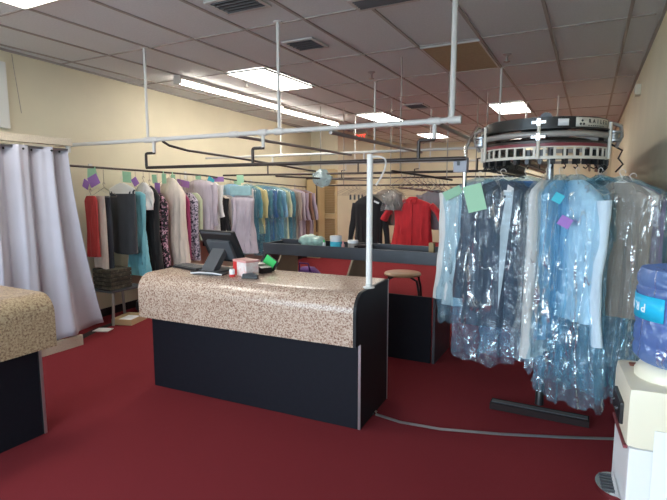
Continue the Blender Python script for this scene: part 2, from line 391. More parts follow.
# back rails
tag(MB().tube([at_z(276,176,1.79),at_z(330,179,1.78),(-3.75,8.75,1.80)],.013,8).build('garment_rail','rail',smooth=True),'dark rail slanting towards the back beside the plastic bundle','pipe rail')
BR=7.6;BRZ=1.70
t=thing('garment_rail','dark back rail holding the red shirt and black jacket','pipe rail',(-3,BR,BRZ))
MB().tube([(-4.3,BR,BRZ),(-1.35,BR,BRZ)],.014,8).build('rail','rail',t,True,True)
for x in (-4.2,-2.9,-1.4):MB().cyl((x,BR,BRZ),(x,BR,CZ-.002),.008,8).build('hanger_rod','greyp',t,True,True)
t=thing('garment_rail','short dark rail with empty hangers near the conveyor','pipe rail',(-1.85,5.6,1.79))
MB().tube([at_y(392,171,5.1),at_y(452,180,6.15)],.013,8).build('rail','rail',t,True,True)
HA=at_y(392,171,5.1);HB=at_y(452,180,6.15)
for q in (HA.lerp(HB,.12),HA.lerp(HB,.9)):MB().cyl(q,(q.x,q.y,CZ-.002),.006,8).build('hanger_rod','greyp',t,True,True)
# ------------------------------------------------------------ garments
def sp(v,p): return math.copysign(abs(v)**p,v)
def rot2(o,pitch=0): o.rotation_euler[0]=pitch
def body_mb(W,L,T,z0=-.075,slope=.07,waist=1.,hem=1.,neck=.06,folds=7,amp=.012,seed=0,nu=44,nv=26,ragged=0,cap=True,sq=.75,wr=0):
    B=MB();R=random.Random(seed);ph=[R.uniform(0,6.28) for _ in range(6)]
    def fn(u,v):
        a=2*PI*u
        if v<.15:
            k=v/.15;hw=neck+(W/2-neck)*min(1,k)**.85;z=z0-slope*k**1.15;th=.018+(T/2-.018)*k
        else:
            k=(v-.15)/.85;z=z0-slope-(L-slope)*k
            if k<.45:w=1+(waist-1)*math.sin(k/.45*PI/2)
            else:w=waist+(hem-waist)*((k-.45)/.55)
            hw=W/2*w;th=T/2*(1+.25*(hem-1)*k)
        c,s_=math.cos(a),math.sin(a)
        x=hw*sp(c,sq);y=th*sp(s_,sq)
        g=min(1,v*1.6)
        y+=amp*g*(math.sin(folds*x/W*PI*2+ph[0]+1.5*v)+.5*math.sin(folds*1.9*x/W*PI*2+ph[1]-v*2))*(.5+.5*abs(s_))*(1 if s_>0 else -1)
        x+=amp*.5*g*math.sin(v*7+ph[2]+s_*2)
        if wr:
            nn=noise.noise_vector(Vector((x*9+seed,y*9,z*4)));x+=nn.x*wr;y+=nn.y*wr*1.2
            nn=noise.noise_vector(Vector((x*25+seed,y*25,z*9)));x+=nn.x*wr*.45;y+=nn.y*wr*.45
        if ragged and v>.8:z+=ragged*((v-.8)/.2)*(math.sin(a*3+ph[3])+.6*math.sin(a*7+ph[4])+.4*math.sin(a*13+ph[5]))
        return (x,y,z)
    g_=B.grid(fn,nu,nv,True)
    if cap:
        B.bm.faces.new(g_[0])
        cz=sum(v.co.z for v in g_[-1])/nu;cv=B.bm.verts.new((0,0,cz+.03))
        for i in range(nu):B.bm.faces.new((g_[-1][(i+1)%nu],g_[-1][i],cv))
    return B
def hanger_mb(W=.40,r=.0022,z=-.075,clips=False):
    B=MB()
    hk=[(.018*math.cos(a)-.0,0,.004+.018*math.sin(a)) for a in [PI*1.08-k*PI*1.08/8 for k in range(9)]]
    hk=[(-p[0],0,p[2]) for p in hk]
    B.tube(hk+[(-.018,0,-.01),(0,0,-.035),(0,0,z+.01)] if False else [(x,0,zz-.018) for x,_,zz in hk]+[(0,0,-.045),(0,0,z+.02)],r,6)
    B.tube([(0,0,z+.02),(W/2,0,z-.075),(W/2-.01,0,z-.09),(-W/2+.01,0,z-.09),(-W/2,0,z-.075)],r,6,closed=True)
    return B
def papertag(parent,m,loc,size=(.09,.12),rz=0,tilt=0,name='paper_tag',lab=None):
    B=MB().box((0,0,0),(size[0],.002,size[1]));o=B.build(name,m,parent);o.location=loc;o.rotation_euler=(.1,tilt,rz)
    if lab:o['label']=lab
    return o
def garment(kind,label,cat,loc,rz,m,W=.44,L=.75,T=.10,seed=0,waist=.94,hem=1.,sleeve=None,sm=None,group=None,hanger='wire',tags=(),collar=None,amp=.012,folds=6,name=None,neck=.06,slope=.07,short=False,ang=0,drop=0):
    t=thing(name or kind,label,cat,loc,rz,group)
    MB_=hanger_mb(W*.9);h=MB_.build('hanger',hanger,t,True)
    bm_=body_mb(W,L,T,waist=waist,hem=hem,seed=seed,amp=amp,folds=folds,neck=neck,slope=slope)
    bm_.build({'dress':'dress_body','skirt':'skirt_body'}.get(kind,'body'),m,t,True)
    if sleeve:
        for s_ in (-1,1):
            B=MB();R=random.Random(seed+s_);pts=[];rr=[]
            n=12 if not short else 6
            for k in range(n+1):
                q=k/n
                out=.02+(.05+ang)*q+.012*math.sin(q*5+seed)
                pts.append((s_*(W/2-.03+out),.01*math.sin(q*6+seed),-.075-slope-.005-sleeve*q))
                rr.append((.062 if not short else .075)*(1-.35*q if not short else 1+.18*q)*(1+.07*math.sin(q*19+seed)))
            B.tube(pts,rr,14,flat=.62);B.build('sleeve',sm or m,t,True)
    if collar:
        B=MB();B.tube([(neck*1.15*math.cos(a),.030*math.sin(a),-.072+.012*math.sin(a)) for a in [2*PI*k/16 for k in range(16)]],.014,8,closed=True)
        for s_ in (-1,1):B.prism([(s_*.012,-.085),(s_*.075,-.075),(s_*.065,-.135),(s_*.035,-.15)],'y',-T/2-.012,-T/2+.004)
        B.build('collar',collar,t,True)
        B=MB().prism([(-.014,-.14),(.014,-.14),(.016,-.075-L*.98),(-.016,-.075-L*.98)],'y',-T/2-.016,-T/2+.01);B.build('placket',collar if collar!='white' else m,t)
    for k,(tm,tx,tz,ts,tr) in enumerate(tags):
        papertag(t,tm,(tx,-.02-.01*k,tz),ts,0,tr)
    if drop:
        for ch in t.children:
            if not ch.name.startswith('paper_tag'):ch.location.z=-drop
        MB().cyl((0,0,-.02),(0,0,-drop-.02),.0022,6).build('hanger_stem',hanger,t)
    return t
def trousers(label,loc,rz,m,W=.30,L=.55,seed=0,hanger='whanger',group=None,tags=(),cape=None,T=.07):
    t=thing('hung_trousers',label,'trousers',loc,rz,group)
    hanger_mb(.38).build('hanger',hanger,t,True)
    B=MB();R=random.Random(seed);dz=.18 if not cape else .1
    def fn(u,v):
        a=2*PI*u;c,s_=math.cos(a),math.sin(a);k=v
        x=W/2*sp(c,.5)*(1-.06*k);y=(.018+(T/2-.018)*min(1,k*3))*sp(s_,.6);z=-.155-(L-dz)*k+(.012*math.sin(c*3+seed))*k
        y+=.006*math.sin(x*60+seed)*k;return (x,y,z)
    g_=B.grid(fn,28,12,True);B.bm.faces.new(g_[0]);B.bm.faces.new(g_[-1][::-1]);B.build('folded_legs',m,t,True)
    if cape:
        body_mb(.40,.13,.05,slope=.07,neck=.03,seed=seed,amp=.004).build('hanger_cape',cape,t,True)
    for ch in t.children:ch.location.z=-dz
    MB().cyl((0,0,-.02),(0,0,-dz-.02),.0022,6).build('hanger_stem',hanger,t)
    for k,(tm,tx,tz,ts,tr) in enumerate(tags):papertag(t,tm,(tx,-.03-.01*k,tz),ts,0,tr)
    return t
# --- left wall rack
def rodx(y): return -5.13-.0915*(y-3.5)
def rodpt(px,py):
    d=_ray(px,py);A=-5.13+.0915*3.5
    s_=A/(d.x+.0915*d.y);return d*s_+Vector((0,0,H))
RPX=[(75,166),(140,170.5),(205,175.5),(240,181),(306,187)]
rp=[rodpt(*q) for q in RPX]
rp[0]=rp[0].copy()
t=thing('garment_rail','long dark clothes rail fixed along the left wall','pipe rail',(rp[2].x,rp[2].y,rp[2].z))
st=rp[0]+(rp[0]-rp[1]).normalized()*.5
MB().tube([st]+rp,.013,8).build('rail','rail',t,True,True)
for q in (rp[0].lerp(rp[1],.45),rp[1].lerp(rp[2],.9),rp[3].lerp(rp[4],.3),rp[4]):
    MB().tube([q,(lwx(q.y)+.004,q.y,q.z+.01)],.009,8).build('wall_bracket','whanger',t,True,True)
    MB().box((lwx(q.y)+.008,q.y,q.z+.0),(.014,.05,.12)).build('bracket_plate','whanger',t,world=True)
def rz_at(px):
    for (a_,b_) in zip(RPX,RPX[1:]):
        if px<=b_[0]:
            k=(px-a_[0])/(b_[0]-a_[0]);return a_[1]+(b_[1]-a_[1])*k
    return RPX[-1][1]
def rodat(px): return rodpt(px,rz_at(px))-Vector((0,0,-.002))
def zlen(px,ypx):   # length from rail down to image row
    q=rodpt(px,ypx);return rodat(px).z-q.z
SW=.12  # slight turn
fl=ramp_mat('black floral cloth',[(.0,(.02,.016,.02)),(.53,(.02,.016,.02)),(.56,(.70,.28,.42)),(.64,(.80,.66,.70)),(.68,(.03,.02,.03))],22,rough=.8,detail=3)
pat=ramp_mat('mottled print cloth',[(.0,(.03,.03,.05)),(.47,(.05,.05,.08)),(.5,(.55,.50,.62)),(.60,(.65,.6,.7)),(.64,(.08,.07,.12))],30,rough=.8,detail=3)
M['c_red']=cloth('red wool',(.48,.05,.05));M['c_cream']=cloth('cream cloth',(.66,.58,.52));M['c_nav']=cloth('navy black cloth',(.02,.025,.04))
M['c_char']=cloth('charcoal cloth',(.045,.05,.06));M['c_aqua']=cloth('aqua cloth',(.20,.55,.66));M['c_blk']=cloth('black cloth',(.012,.012,.015))
M['c_white']=cloth('white cloth',(.74,.73,.72));M['c_ivory']=cloth('ivory cloth',(.72,.63,.55));M['c_mag']=cloth('magenta cloth',(.34,.04,.14))
M['c_lilac']=cloth('lilac cloth',(.50,.44,.50));M['c_lime']=cloth('sage cloth',(.55,.60,.42));M['c_grey']=cloth('grey cloth',(.30,.30,.33))
M['c_teal']=cloth('teal cloth',(.08,.25,.33));M['c_yel']=cloth('pale yellow cloth',(.66,.60,.30));M['c_blue']=cloth('sky blue cloth',(.30,.52,.72))
M['c_dblue']=cloth('deep blue cloth',(.05,.13,.36));M['c_shirtred']=cloth('scarlet shirt cotton',(.66,.03,.04));M['c_pblue']=cloth('pale blue shirting',(.66,.80,.93))
M['c_taupe']=cloth('taupe cloth',(.36,.31,.27));M['c_mauve']=cloth('mauve cloth',(.40,.33,.42));M['c_jacket']=cloth('slate jacket wool',(.055,.055,.075))
M['c_pink']=cloth('pink cloth',(.72,.38,.55));M['c_rust']=cloth('brown cloth',(.22,.12,.08))
G='clothes hung on the left wall rail'
def rack(px): q=rodat(px);return (q.x,q.y,q.z)
tg=lambda m_,x=0,z=-.10,s_=(.11,.13),r_=.1:(m_,x,z,s_,r_)
garment('dress','red garment hung at the left end of the wall rail, beside the curtain','clothing',rack(89),SW,'c_red',drop=.26,W=.17,L=zlen(84,262)-.38,T=.07,seed=1,slope=.05,group=G,name='red_garment',tags=[tg('mint',.05,-.09,(.12,.12),.2),tg('purp',.09,-.16,(.15,.12),-.4),tg('purp',-.02,-.20,(.09,.1),.5)])
trousers('cream trousers hung between red garment and navy trousers',rack(96),SW,'c_cream',.20,zlen(92,270)-.16,2,tags=[tg('mint',-.02,-.05,(.1,.09),-.2)])
trousers('navy black trousers hanging next to the cream ones',rack(103),SW,'c_nav',.16,zlen(101,278)-.16,3,hanger='wire')
trousers('charcoal trousers folded over a white caped hanger',rack(121),SW,'c_char',.40,zlen(121,255)-.17,4,cape='whanger',T=.09,tags=[])
garment('dress','aqua dress hanging behind the charcoal trousers','dress',rack(135),SW,'c_aqua',drop=.2,W=.26,L=zlen(135,276)-.28,T=.13,seed=5,hem=1.35,waist=.8,amp=.018,group=G,slope=.04,name='aqua_dress',tags=[tg('mint',-.12,-.09,(.14,.14),.1),tg('purp',.02,-.15,(.09,.1),-.5)])
garment('blouse','frilly white blouse with puffed folds beside the aqua dress','blouse',rack(143),SW,'c_white',drop=.08,W=.26,L=.36,T=.16,seed=6,amp=.03,folds=4,slope=.12,neck=.03,group=G,name='white_blouse')
garment('dress','sleeveless black dress hanging left of the pink floral dress','dress',rack(149),SW,'c_blk',drop=.12,W=.30,L=zlen(149,285)-.25,T=.1,seed=7,hem=1.2,waist=.8,group=G,slope=.13,neck=.03,name='black_dress')
garment('dress','black dress printed with pink flowers','dress',rack(157),SW,fl,drop=.2,W=.30,L=zlen(157,300)-.3,T=.12,seed=8,hem=1.3,waist=.9,group=G,slope=.16,neck=.03,name='floral_dress',tags=[tg('mint',-.03,-.10,(.08,.12),0),tg('purp',.02,-.22,(.09,.14),.1)])
garment('gown','long ivory gown with a rounded shoulder, longest pale piece on the left rail','dress',rack(170),SW,'c_ivory',W=.46,L=zlen(170,268)-.06,T=.18,seed=9,hem=1.2,waist=1,slope=.22,neck=.05,amp=.02,group=G,name='ivory_gown',tags=[])
for px,lb in ((166,'small mint paper tag clipped on the rail left of its twin'),(175,'small mint paper tag clipped on the rail near the lilac tunic')):
    q=rodat(px);tag(MB().box((q.x+.03,q.y-.07,q.z-.09),(.07,.003,.13),rot=(0,0,.2)).box((q.x+.02,q.y-.07,q.z-.015),(.012,.012,.06)).build('paper_tag','mint'),lb,'paper tag','mint tags on the rail')
garment('dress','dark magenta dress almost hidden beside the ivory gown','dress',rack(180),SW,'c_mag',drop=.2,W=.30,L=zlen(180,262)-.3,T=.08,seed=10,slope=.12,group=G,name='magenta_dress')
garment('dress','black and white mottled print dress on the left rail','dress',rack(187),SW,pat,drop=.2,W=.34,L=zlen(187,262)-.3,T=.12,seed=11,slope=.12,hem=1.1,group=G,name='print_dress',tags=[tg('purp',-.06,-.14,(.22,.10),.2)])
garment('dress','sage green skirt suit hung behind the print dress','clothing',rack(193),SW,'c_lime',drop=.2,W=.3,L=.72,T=.08,seed=12,slope=.1,group=G,name='sage_garment')
garment('tunic','pale lilac long sleeved tunic above the monitor','tunic',rack(199),SW,'c_lilac',W=.50,L=zlen(199,228)+.1,T=.12,seed=13,sleeve=.62,group=G,name='lilac_tunic',tags=[tg('mint',0,-.04,(.1,.06),.1)])
garment('shirt','white shirt on the rail right of the lilac tunic','shirt',rack(207),SW,'c_white',W=.44,L=.8,T=.09,seed=14,sleeve=.5,group=G,name='white_shirt',tags=[tg('tealtag',.08,-.08,(.12,.10),.5)])
garment('jacket','black jacket on the wall rail above the register monitor','jacket',rack(213),SW,'c_blk',drop=.2,W=.44,L=.85,T=.1,seed=15,sleeve=.55,group=G,name='black_jacket')
garment('shirt','light grey shirt between the black jacket and grey coat','shirt',rack(218),SW,'c_cream',drop=.2,W=.44,L=.8,T=.09,seed=16,sleeve=.5,group=G,name='grey_shirt',tags=[tg('purp',.02,-.03,(.2,.08),0)])
garment('coat','grey coat hung left of the lilac long dress','coat',rack(224),SW,'c_grey',drop=.2,W=.48,L=.9,T=.12,seed=17,sleeve=.55,group=G,name='grey_coat')
garment('shirt','sky blue shirt on the rail behind the lilac long dress','shirt',rack(231),SW,'c_blue',W=.46,L=.85,T=.1,seed=18,sleeve=.5,group=G,name='blue_shirt')
garment('shirt','pale shirt with a mint tag, last before the teal covered clothes','shirt',rack(238),SW,'c_white',W=.46,L=.85,T=.1,seed=19,sleeve=.5,group=G,name='white_shirt',tags=[tg('mint',0,-.05,(.14,.12),0)])
def bag(parent,m,W,L,T,seed=0,ragged=.02,wr=.02,name='plastic_cover',slope=.12,z0=-.04,hem=1.1,nv=64,nu=100):
    B=body_mb(W,L,T,z0=z0,slope=slope,hem=hem,waist=1.0,neck=.02,folds=5,amp=.02,seed=seed,nu=nu,nv=nv,ragged=ragged,cap=False,sq=.85,wr=wr)
    for v in B.bm.verts:
        q=v.co;e=(1-2*abs(noise.noise(Vector((q.x*11+seed,q.y*11,q.z*2.2)))))**3;e2=(1-2*abs(noise.noise(Vector((q.x*20,q.y*20+seed,q.z*9)))))**3
        low=min(1,max(0,(-q.z/L-.6)*2.5))
        n_=Vector((q.x*.6,q.y*1.5,0));n_=n_.normalized() if n_.length>1e-4 else n_
        v.co=q+n_*(e*.020+e2*(.003+.010*low))
    return B.build(name,m,parent,True)
seq=[(247,'c_teal','dark teal clothing under film, first of the blue covered group'),(253,'c_yel','pale yellow shirt among the blue covered clothes'),(258,'c_teal','teal clothing under blue film right of the yellow shirt'),
 (263,'c_dblue','deep blue clothing under film in the middle of the covered group'),(268,'c_teal','teal covered clothing right of the deep blue one'),(273,'c_blue','bright blue clothing under plastic film'),(278,'c_lime','sage green shirt at the right of the covered group'),(282,'c_teal','dark teal covered clothing, last of the covered group')]
for k,(px,cm,lb) in enumerate(seq):
    t=garment('shirt',lb,'clothing',rack(px),SW,cm,W=.46,L=zlen(px,250 if k%3 else 238)-.05 if cm!='c_yel' else zlen(px,232)-.05,T=.12,seed=30+k,sleeve=.5,group='blue plastic covered clothes on the wall rail',name='covered_garment',hanger='whanger')
    if cm not in('c_yel','c_lime'):bag(t,'film_teal',.56,zlen(px,254)-.03,.18,60+k,nu=32,nv=18)
seq=[(287,'c_taupe','taupe jacket, first uncovered one right of the blue covers'),(291,'c_lilac','lilac shirt between taupe jacket and mauve shirt'),(295,'c_mauve','mauve shirt third from the right end of the wall rail'),(299,'c_rust','brown jacket second from the right end of the wall rail'),(303,'c_mauve','greyish mauve shirt at the right end of the wall rail')]
for k,(px,cm,lb) in enumerate(seq):
    garment('shirt',lb,'shirt',rack(px),SW,cm,W=.50,L=zlen(px,240-k)-.1,T=.12,seed=50+k,sleeve=.58,group='shirts at the far end of the wall rail',name='hung_shirt',ang=.03,amp=.02)
# lilac long dress on the second rail
q=at_y(242,173,Y2)
t=garment('dress','long lilac dress with a teal panel over its hanger, behind the monitor','dress',(q.x,q.y,RZ+.0),.15,'c_lilac',W=.40,L=.92,T=.16,seed=77,hem=1.25,waist=.9,amp=.024,folds=5,name='lilac_dress')
for ch in t.children:
    if ch.name.startswith('dress_body'):ch.location.z=-.22
MB().box((0,-.05,-.24),(.36,.05,.15),bev=.01).build('teal_panel',mat('teal card',(.30,.50,.55),.6,0,.1,12),t)
papertag(t,'mint',(0,-.06,-.06),(.12,.12))
# clear bundle on rail
q=at_y(322,168,Y2+.02)
t=thing('plastic_bundle','crumpled clear plastic bundle hanging from a rail by the louvred door','plastic bag',(q.x,Y2+.02,RZ))
B=MB()
def fnb(u,v):
    a=2*PI*u;r=.15*math.sin(PI*min(.97,v*.97+.03))**.7
    p=Vector((r*math.cos(a),r*.7*math.sin(a),.06-.26*v));n_=noise.noise_vector(p*14);return p+n_*.03
B.grid(fnb,32,16,True);B.build('film',film('milky polythene',(.75,.9,.95),(.6,.75,.8),.5,.5),t,True)
hanger_mb(.2).build('hanger','wire',t,True)
# ------------------------------------------------------------ back rail clothes
def bk(px): return at_y(px,187,BR)
def backp(px): q=bk(px);return (q.x,BR,BRZ)
t=garment('jacket','black long sleeved jacket on the back rail behind the white pole','jacket',backp(369),.12,'c_blk',W=.50,L=1.0,T=.18,seed=80,sleeve=.85,ang=.05,name='black_jacket',collar=None,slope=.12)
for ch in t.children:
    if not ch.name.startswith('hanger'):ch.location.z=-.10
MB().box((.16,-.1,-.28),(.09,.006,.03),rot=(0,.4,0)).build('name_badge','paper',t)
t=garment('shirt','short sleeved red button shirt on the back rail','shirt',backp(413),.1,'c_shirtred',W=.62,L=.78,T=.16,seed=81,sleeve=.26,ang=.14,short=True,collar='c_shirtred',name='red_shirt',slope=.09,hem=1.12)
for ch in t.children:
    if not ch.name.startswith('hanger'):ch.location.z=-.14
for z_ in (-.42,-.55,-.68,-.8):MB().cyl((0,-.095,z_),(0,-.088,z_),.008,8).build('button','c_rust',t)
q=at_y(436,187,7.9);garment('shirt','grey top hanging behind the right side of the red shirt','shirt',(q.x,7.9,BRZ),.1,'c_grey',W=.5,L=.65,T=.1,seed=82,sleeve=.3,short=True,name='grey_shirt',slope=.1)
q=at_y(398,187,7.9);garment('shirt','taupe garment behind the black jacket and red shirt','shirt',(q.x-.2,7.9,BRZ),.1,'c_taupe',W=.4,L=.6,T=.12,seed=83,sleeve=.4,name='taupe_garment')
t=thing('garment_rail','rear rail just behind the red shirt','pipe rail',(-3,7.9,BRZ));MB().tube([(-4.1,7.9,BRZ),(-1.3,7.9,BRZ)],.012,8).build('rail','rail',t,True,True)
for x in (-3.9,-1.6):MB().cyl((x,7.9,BRZ),(x,7.9,CZ-.002),.007,8).build('hanger_rod','greyp',t,True,True)
# bundle of clip hangers, empty wire hangers
h0=thing('wire_hanger','empty wire hanger on the back rail, its shape hidden among others','hanger',backp(345),.8,'empty wire hangers on the back rail')
hanger_mb(.42,.003).build('wire','wire',h0,True)
for k,px in enumerate((349,353,357,360,372,377,381,386,390,394)):
    q=bk(px);d=dup(h0,(q.x,BR,BRZ),.7+.35*math.sin(k*2.1))
h1=None
for k in range(12):
    q=HA.lerp(HB,.15+.07*k)
    if h1 is None:
        h1=thing('wire_hanger','empty wire hanger on the short rail near the conveyor','hanger',q,1.2,'empty wire hangers on the short rail');hanger_mb(.40,.003).build('wire','chrome',h1,True)
    else:dup(h1,q,1.2+.3*math.sin(k*1.7))
q=backp(357);t=thing('clip_hanger','bundle of dark clip hangers hung left of the black jacket','hanger',(q[0],BR-.02,BRZ),.3)
hanger_mb(.3,.003).build('wire','wire',t,True)
for x in (-.1,-.03,.04,.1):MB().box((x,-.01,-.2),(.03,.03,.09),bev=.004).build('clip','blk',t)
q=at_y(381,187,BR-.1);t=thing('plastic_covered_bundle','grey bundle of film covered hangers above the black jacket','plastic bag',(q.x+.22,BR-.12,BRZ),.1)
hanger_mb(.36,.003).build('hanger','blk',t,True)
body_mb(.36,.34,.16,slope=.1,neck=.03,seed=5,wr=.03,cap=False,amp=.03).build('film','film_clear',t,True)
body_mb(.26,.3,.10,z0=-.1,slope=.1,neck=.03,seed=6,wr=.03,amp=.03).build('lining','c_taupe',t,True)
# ------------------------------------------------------------ louvred door, cabinet
dx0,dx1=at_y(322,200,10.45).x,at_y(337,200,10.45).x
t=MB();w=dx1-dx0
for xx in (dx0+.03,dx1-.03):t.box((xx,10.47,1.05),(.06,.035,2.1))
for zz in (.05,1.0,2.07):t.box(((dx0+dx1)/2,10.47,zz),(w-.12,.035,.1))
d=struct('door_1',t,'doorpaint')
t=MB()
for k in range(48):
    z_=.14+k*.041
    if abs(z_-1.0)<.06 or z_>2.0:continue
    t.box(((dx0+dx1)/2,10.47,z_),(w-.12,.006,.045),rot=(.7,0,0))
t.build('louvres','doorpaint',d,world=True)
x0,x1=lwx(10.2)+.06,at_y(320,200,10.2).x
t=thing('tall_cabinet','tall tan cupboard with dark gaps left of the louvred door','cabinet',((x0+x1)/2,10.28,0))
W_=x1-x0
MB().box((0,0,.95),(W_,.3,1.9)).build('body','doorpaint',t)
for k,(z0_,z1_) in enumerate(((.08,.58),(.62,1.12),(1.16,1.86))):
    MB().box((-.02,-.16,(z0_+z1_)/2),(W_-.10,.02,z1_-z0_-.03),bev=.004).build('door','doorpaint',t)
    MB().box((W_/2-.045,-.155,(z0_+z1_)/2),(.022,.012,z1_-z0_-.02)).build('gap_shadow_strip','rail',t)['label']='dark strip painted for the shade in the door gap'  # dark strip stands in for the shade inside the gap
# ------------------------------------------------------------ main counter
ANG=math.radians(2.6)
def counter_profile(front=-.085,top=.95,low=.60,back=.56,r=.13,inner=None):
    arc=[(front+r-r*math.cos(a),top-r+r*math.sin(a)) for a in [k*PI/2/8 for k in range(9)]]
    return [(front,low)]+arc+[(back,top)]
def curved_counter(name,label,loc,rz,Lx,left_over,mat_lam,right_panel=True,D=.56,lam_r=-.022):
    t=thing(name,label,'counter',loc,rz)
    arc=counter_profile(back=D)
    poly=arc+[(D,.92),(0.03,.92),(0.0,.60)]
    MB().prism(poly,'x',-Lx-left_over,lam_r).build('laminate_top',mat_lam,t,True)
    MB().box((-Lx/2-.012,.014,.30),(Lx-.024,.028,.60)).build('front_panel','black',t)
    MB().box((-Lx/2,D-.03,.09),(Lx-.05,.02,.18)).build('rear_rail','black',t)
    MB().box((-Lx+.012,D/2+.01,.459),(.024,D-.03,.918)).build('end_panel','black',t)
    if right_panel:
        poly=(arc if lam_r<0 else [(0,.6),(0.03,.9),(D,.9)])+[(D,0),(0,0),(0,.60)][:2 if lam_r>0 else 3]
        MB().prism(poly,'x',-.021,.0).build('end_panel','blackside',t)
        MB().box((-.006,-.003,.30),(.018,.006,.595)).build('corner_trim','alu',t)
        MB().box((.002,D-.003,.475),(.004,.010,.948)).build('corner_trim','alu',t)
    return t
CT=curved_counter('service_counter','main service counter with speckled wraparound top and black panels',(-1.296,2.886,0),ANG,1.845,.05,'lam')
# left counter, front faces +X
def left_counter():
    t=curved_counter('service_counter','second speckled counter cut off at the left edge of the photo',(-3.15,1.88,0),PI/2,1.5,.0,'lam_yellowlit',True,lam_r=.06)
    return t
LC=left_counter()
# white pole with hook on the counter
t=thing('hook_pole','white pole with curved hook rising from the main counter','pole',(-1.315,3.06,.951))
MB().lathe([(.04,0),(.04,.006),(.024,.012),(.022,.03)],n=20).build('base_flange','pipe',t,True)
MB().cyl((0,0,.005),(0,0,.905),.021,14).build('pole','polew',t,True)
pts=[(0,0,.885),(.04,0,.889),(.08,0,.886),(.108,0,.872),(.115,0,.845),(.108,0,.81),(.088,0,.765),(.062,0,.725),(.045,0,.70)]
MB().tube(pts,.0065,8).build('hook','pipe',t,True)
# ---- things on the counter
def P(px,py,z=.952): return at_z(px,py,z)
t=thing('register_monitor','black point of sale monitor seen from behind on the main counter','monitor',(-2.72,3.24,.951),-.08)
tl=math.radians(27)
mt=Matrix.Translation((0,-.03,.20))@Matrix.Rotation(tl,4,'X')
MB().box((0,0,0),(.40,.022,.30),bev=.008,mtx=mt).build('screen_back','blk',t)
MB().box((0,.012,0),(.36,.004,.26),mtx=mt).build('display',mat('dark glass',(.01,.01,.012),.1),t)
MB().box((0,-.022,-.02),(.26,.03,.18),bev=.008,mtx=mt).build('rear_housing','dgrey',t)
MB().box((0,-.014,.135),(.34,.012,.016),bev=.003,mtx=mt).build('top_vent','dgrey',t)
MB().prism([(-.20,.012),(-.13,.012),(-.01,.17),(-.055,.19)],'x',-.085,.055).build('stand_neck','dgrey',t)
MB().box((-.02,-.09,.008),(.27,.24,.016),bev=.006).build('stand_base','dgrey',t)
t=thing('keyboard','flat black keyboard lying left of the monitor','keyboard',(-3.0,3.13,.951),-.25)
MB().box((0,0,.010),(.36,.15,.018),bev=.005).build('case','blk',t)
for r_ in range(4):
    k=MB()
    for c_ in range(12):k.box((-.157+c_*.0285,-.05+r_*.033,.023),(.023,.027,.008),bev=.002)
    k.build('key_row','dgrey',t)
q=P(204,273);t=thing('cable_coil','black curled cable in front of the monitor stand','cable',(-2.78,2.99,.951))
MB().tube([(.10*math.cos(a)*(1-a/30),.045*math.sin(a),.005+.0025*a/6) for a in [k*.35 for k in range(40)]],.004,6).build('cable','blk',t,True)
t=thing('white_pad','white edged black tray lying before the monitor','tray',(-2.66,2.985,.951),.15)
MB().box((0,0,.006),(.26,.12,.01),bev=.003).build('tray','dgrey',t)
MB().tube([(-.14,-.07,.012),(-.06,-.072,.022),(.06,-.07,.022),(.14,-.06,.012)],.005,8).build('rim','whitepl',t,True)
t=thing('red_tin','red and white printed box with a pink lid next to the monitor','box',(-2.38,3.08,.951),-.3)
MB().box((0,0,.055),(.17,.12,.11),bev=.006).build('body',ramp_mat('printed tin',[(.3,(.75,.5,.5)),(.5,(.85,.78,.76)),(.7,(.8,.35,.33))],14,rough=.35),t)
MB().box((-.062,-.061,.055),(.048,.004,.108)).build('red_panel','red',t)
MB().box((-.087,0,.055),(.004,.115,.105)).build('red_panel','red',t)
MB().box((0,0,.118),(.18,.13,.018),bev=.006).build('lid','pink',t)
t=thing('white_tub','little white tub with red base before the red and white box','tub',(-2.43,2.97,.951))
MB().lathe([(.022,0),(.024,.02)],n=14).build('base','red',t);MB().lathe([(.022,.02),(.022,.055),(.018,.06)],n=14).build('body','whitepl',t,True)
t=thing('stapler','black stapler in front of the red and white box','stapler',(-2.26,2.97,.951),.2)
MB().box((0,0,.005),(.13,.035,.01),bev=.003).build('base','blk',t)
MB().prism([(-.06,.012),(.065,.012),(.065,.03),(.02,.045),(-.055,.035)],'y',-.014,.014).build('arm','blk',t)
t=thing('card_terminal','black card terminal beside the red and white box','card terminal',(-2.36,3.26,.951),-.4)
MB().prism([(-.08,0),(.08,0),(.08,.045),(-.08,.07)],'y',-.05,.05).build('body','blk',t)
MB().box((-.02,0,.068),(.06,.07,.004),rot=(0,.16,0)).build('keypad','dgrey',t)
t=thing('green_card','bright green card in a tilted black holder on the counter','card',(-2.36,3.36,.951),-.2)
MB().box((.02,0,.055),(.14,.012,.11),rot=(-.35,.45,0),bev=.003).build('holder','blk',t)
MB().box((.015,-.012,.063),(.12,.003,.10),rot=(-.35,.45,0)).build('card','green',t)
# ------------------------------------------------------------ rear desk
DX1=-1.205;DX0=-3.27;DF=4.36;DB=4.93;TY=4.58
t=thing('workbench','charcoal rear bench with an open tray top behind the main counter','desk',((DX0+DX1)/2,4.6,0))
MB().box(((DX0+DX1)/2-.01,DF+.012,.315),(DX1-DX0-.06,.024,.63)).build('kick_panel','black',t,world=True)
MB().prism([(DF,0),(DB,0),(DB,1.02),(TY,1.02),(TY,.92),(DF+.002,.64)],'x',DX1-.024,DX1).build('end_panel','deskgrey',t,world=True)
MB().prism([(DF,0),(DB,0),(DB,1.02),(TY,1.02),(TY,.92),(DF+.002,.64)],'x',DX0,DX0+.024).build('end_panel','deskgrey',t,world=True)
for xx in (at_y(352,270,TY).x,at_y(281,270,TY).x):
    MB().prism([(DF+.03,0),(DB,0),(DB,.92),(TY+.02,.92),(DF+.03,.64)],'x',xx-.01,xx+.01).build('divider','beige',t,world=True)
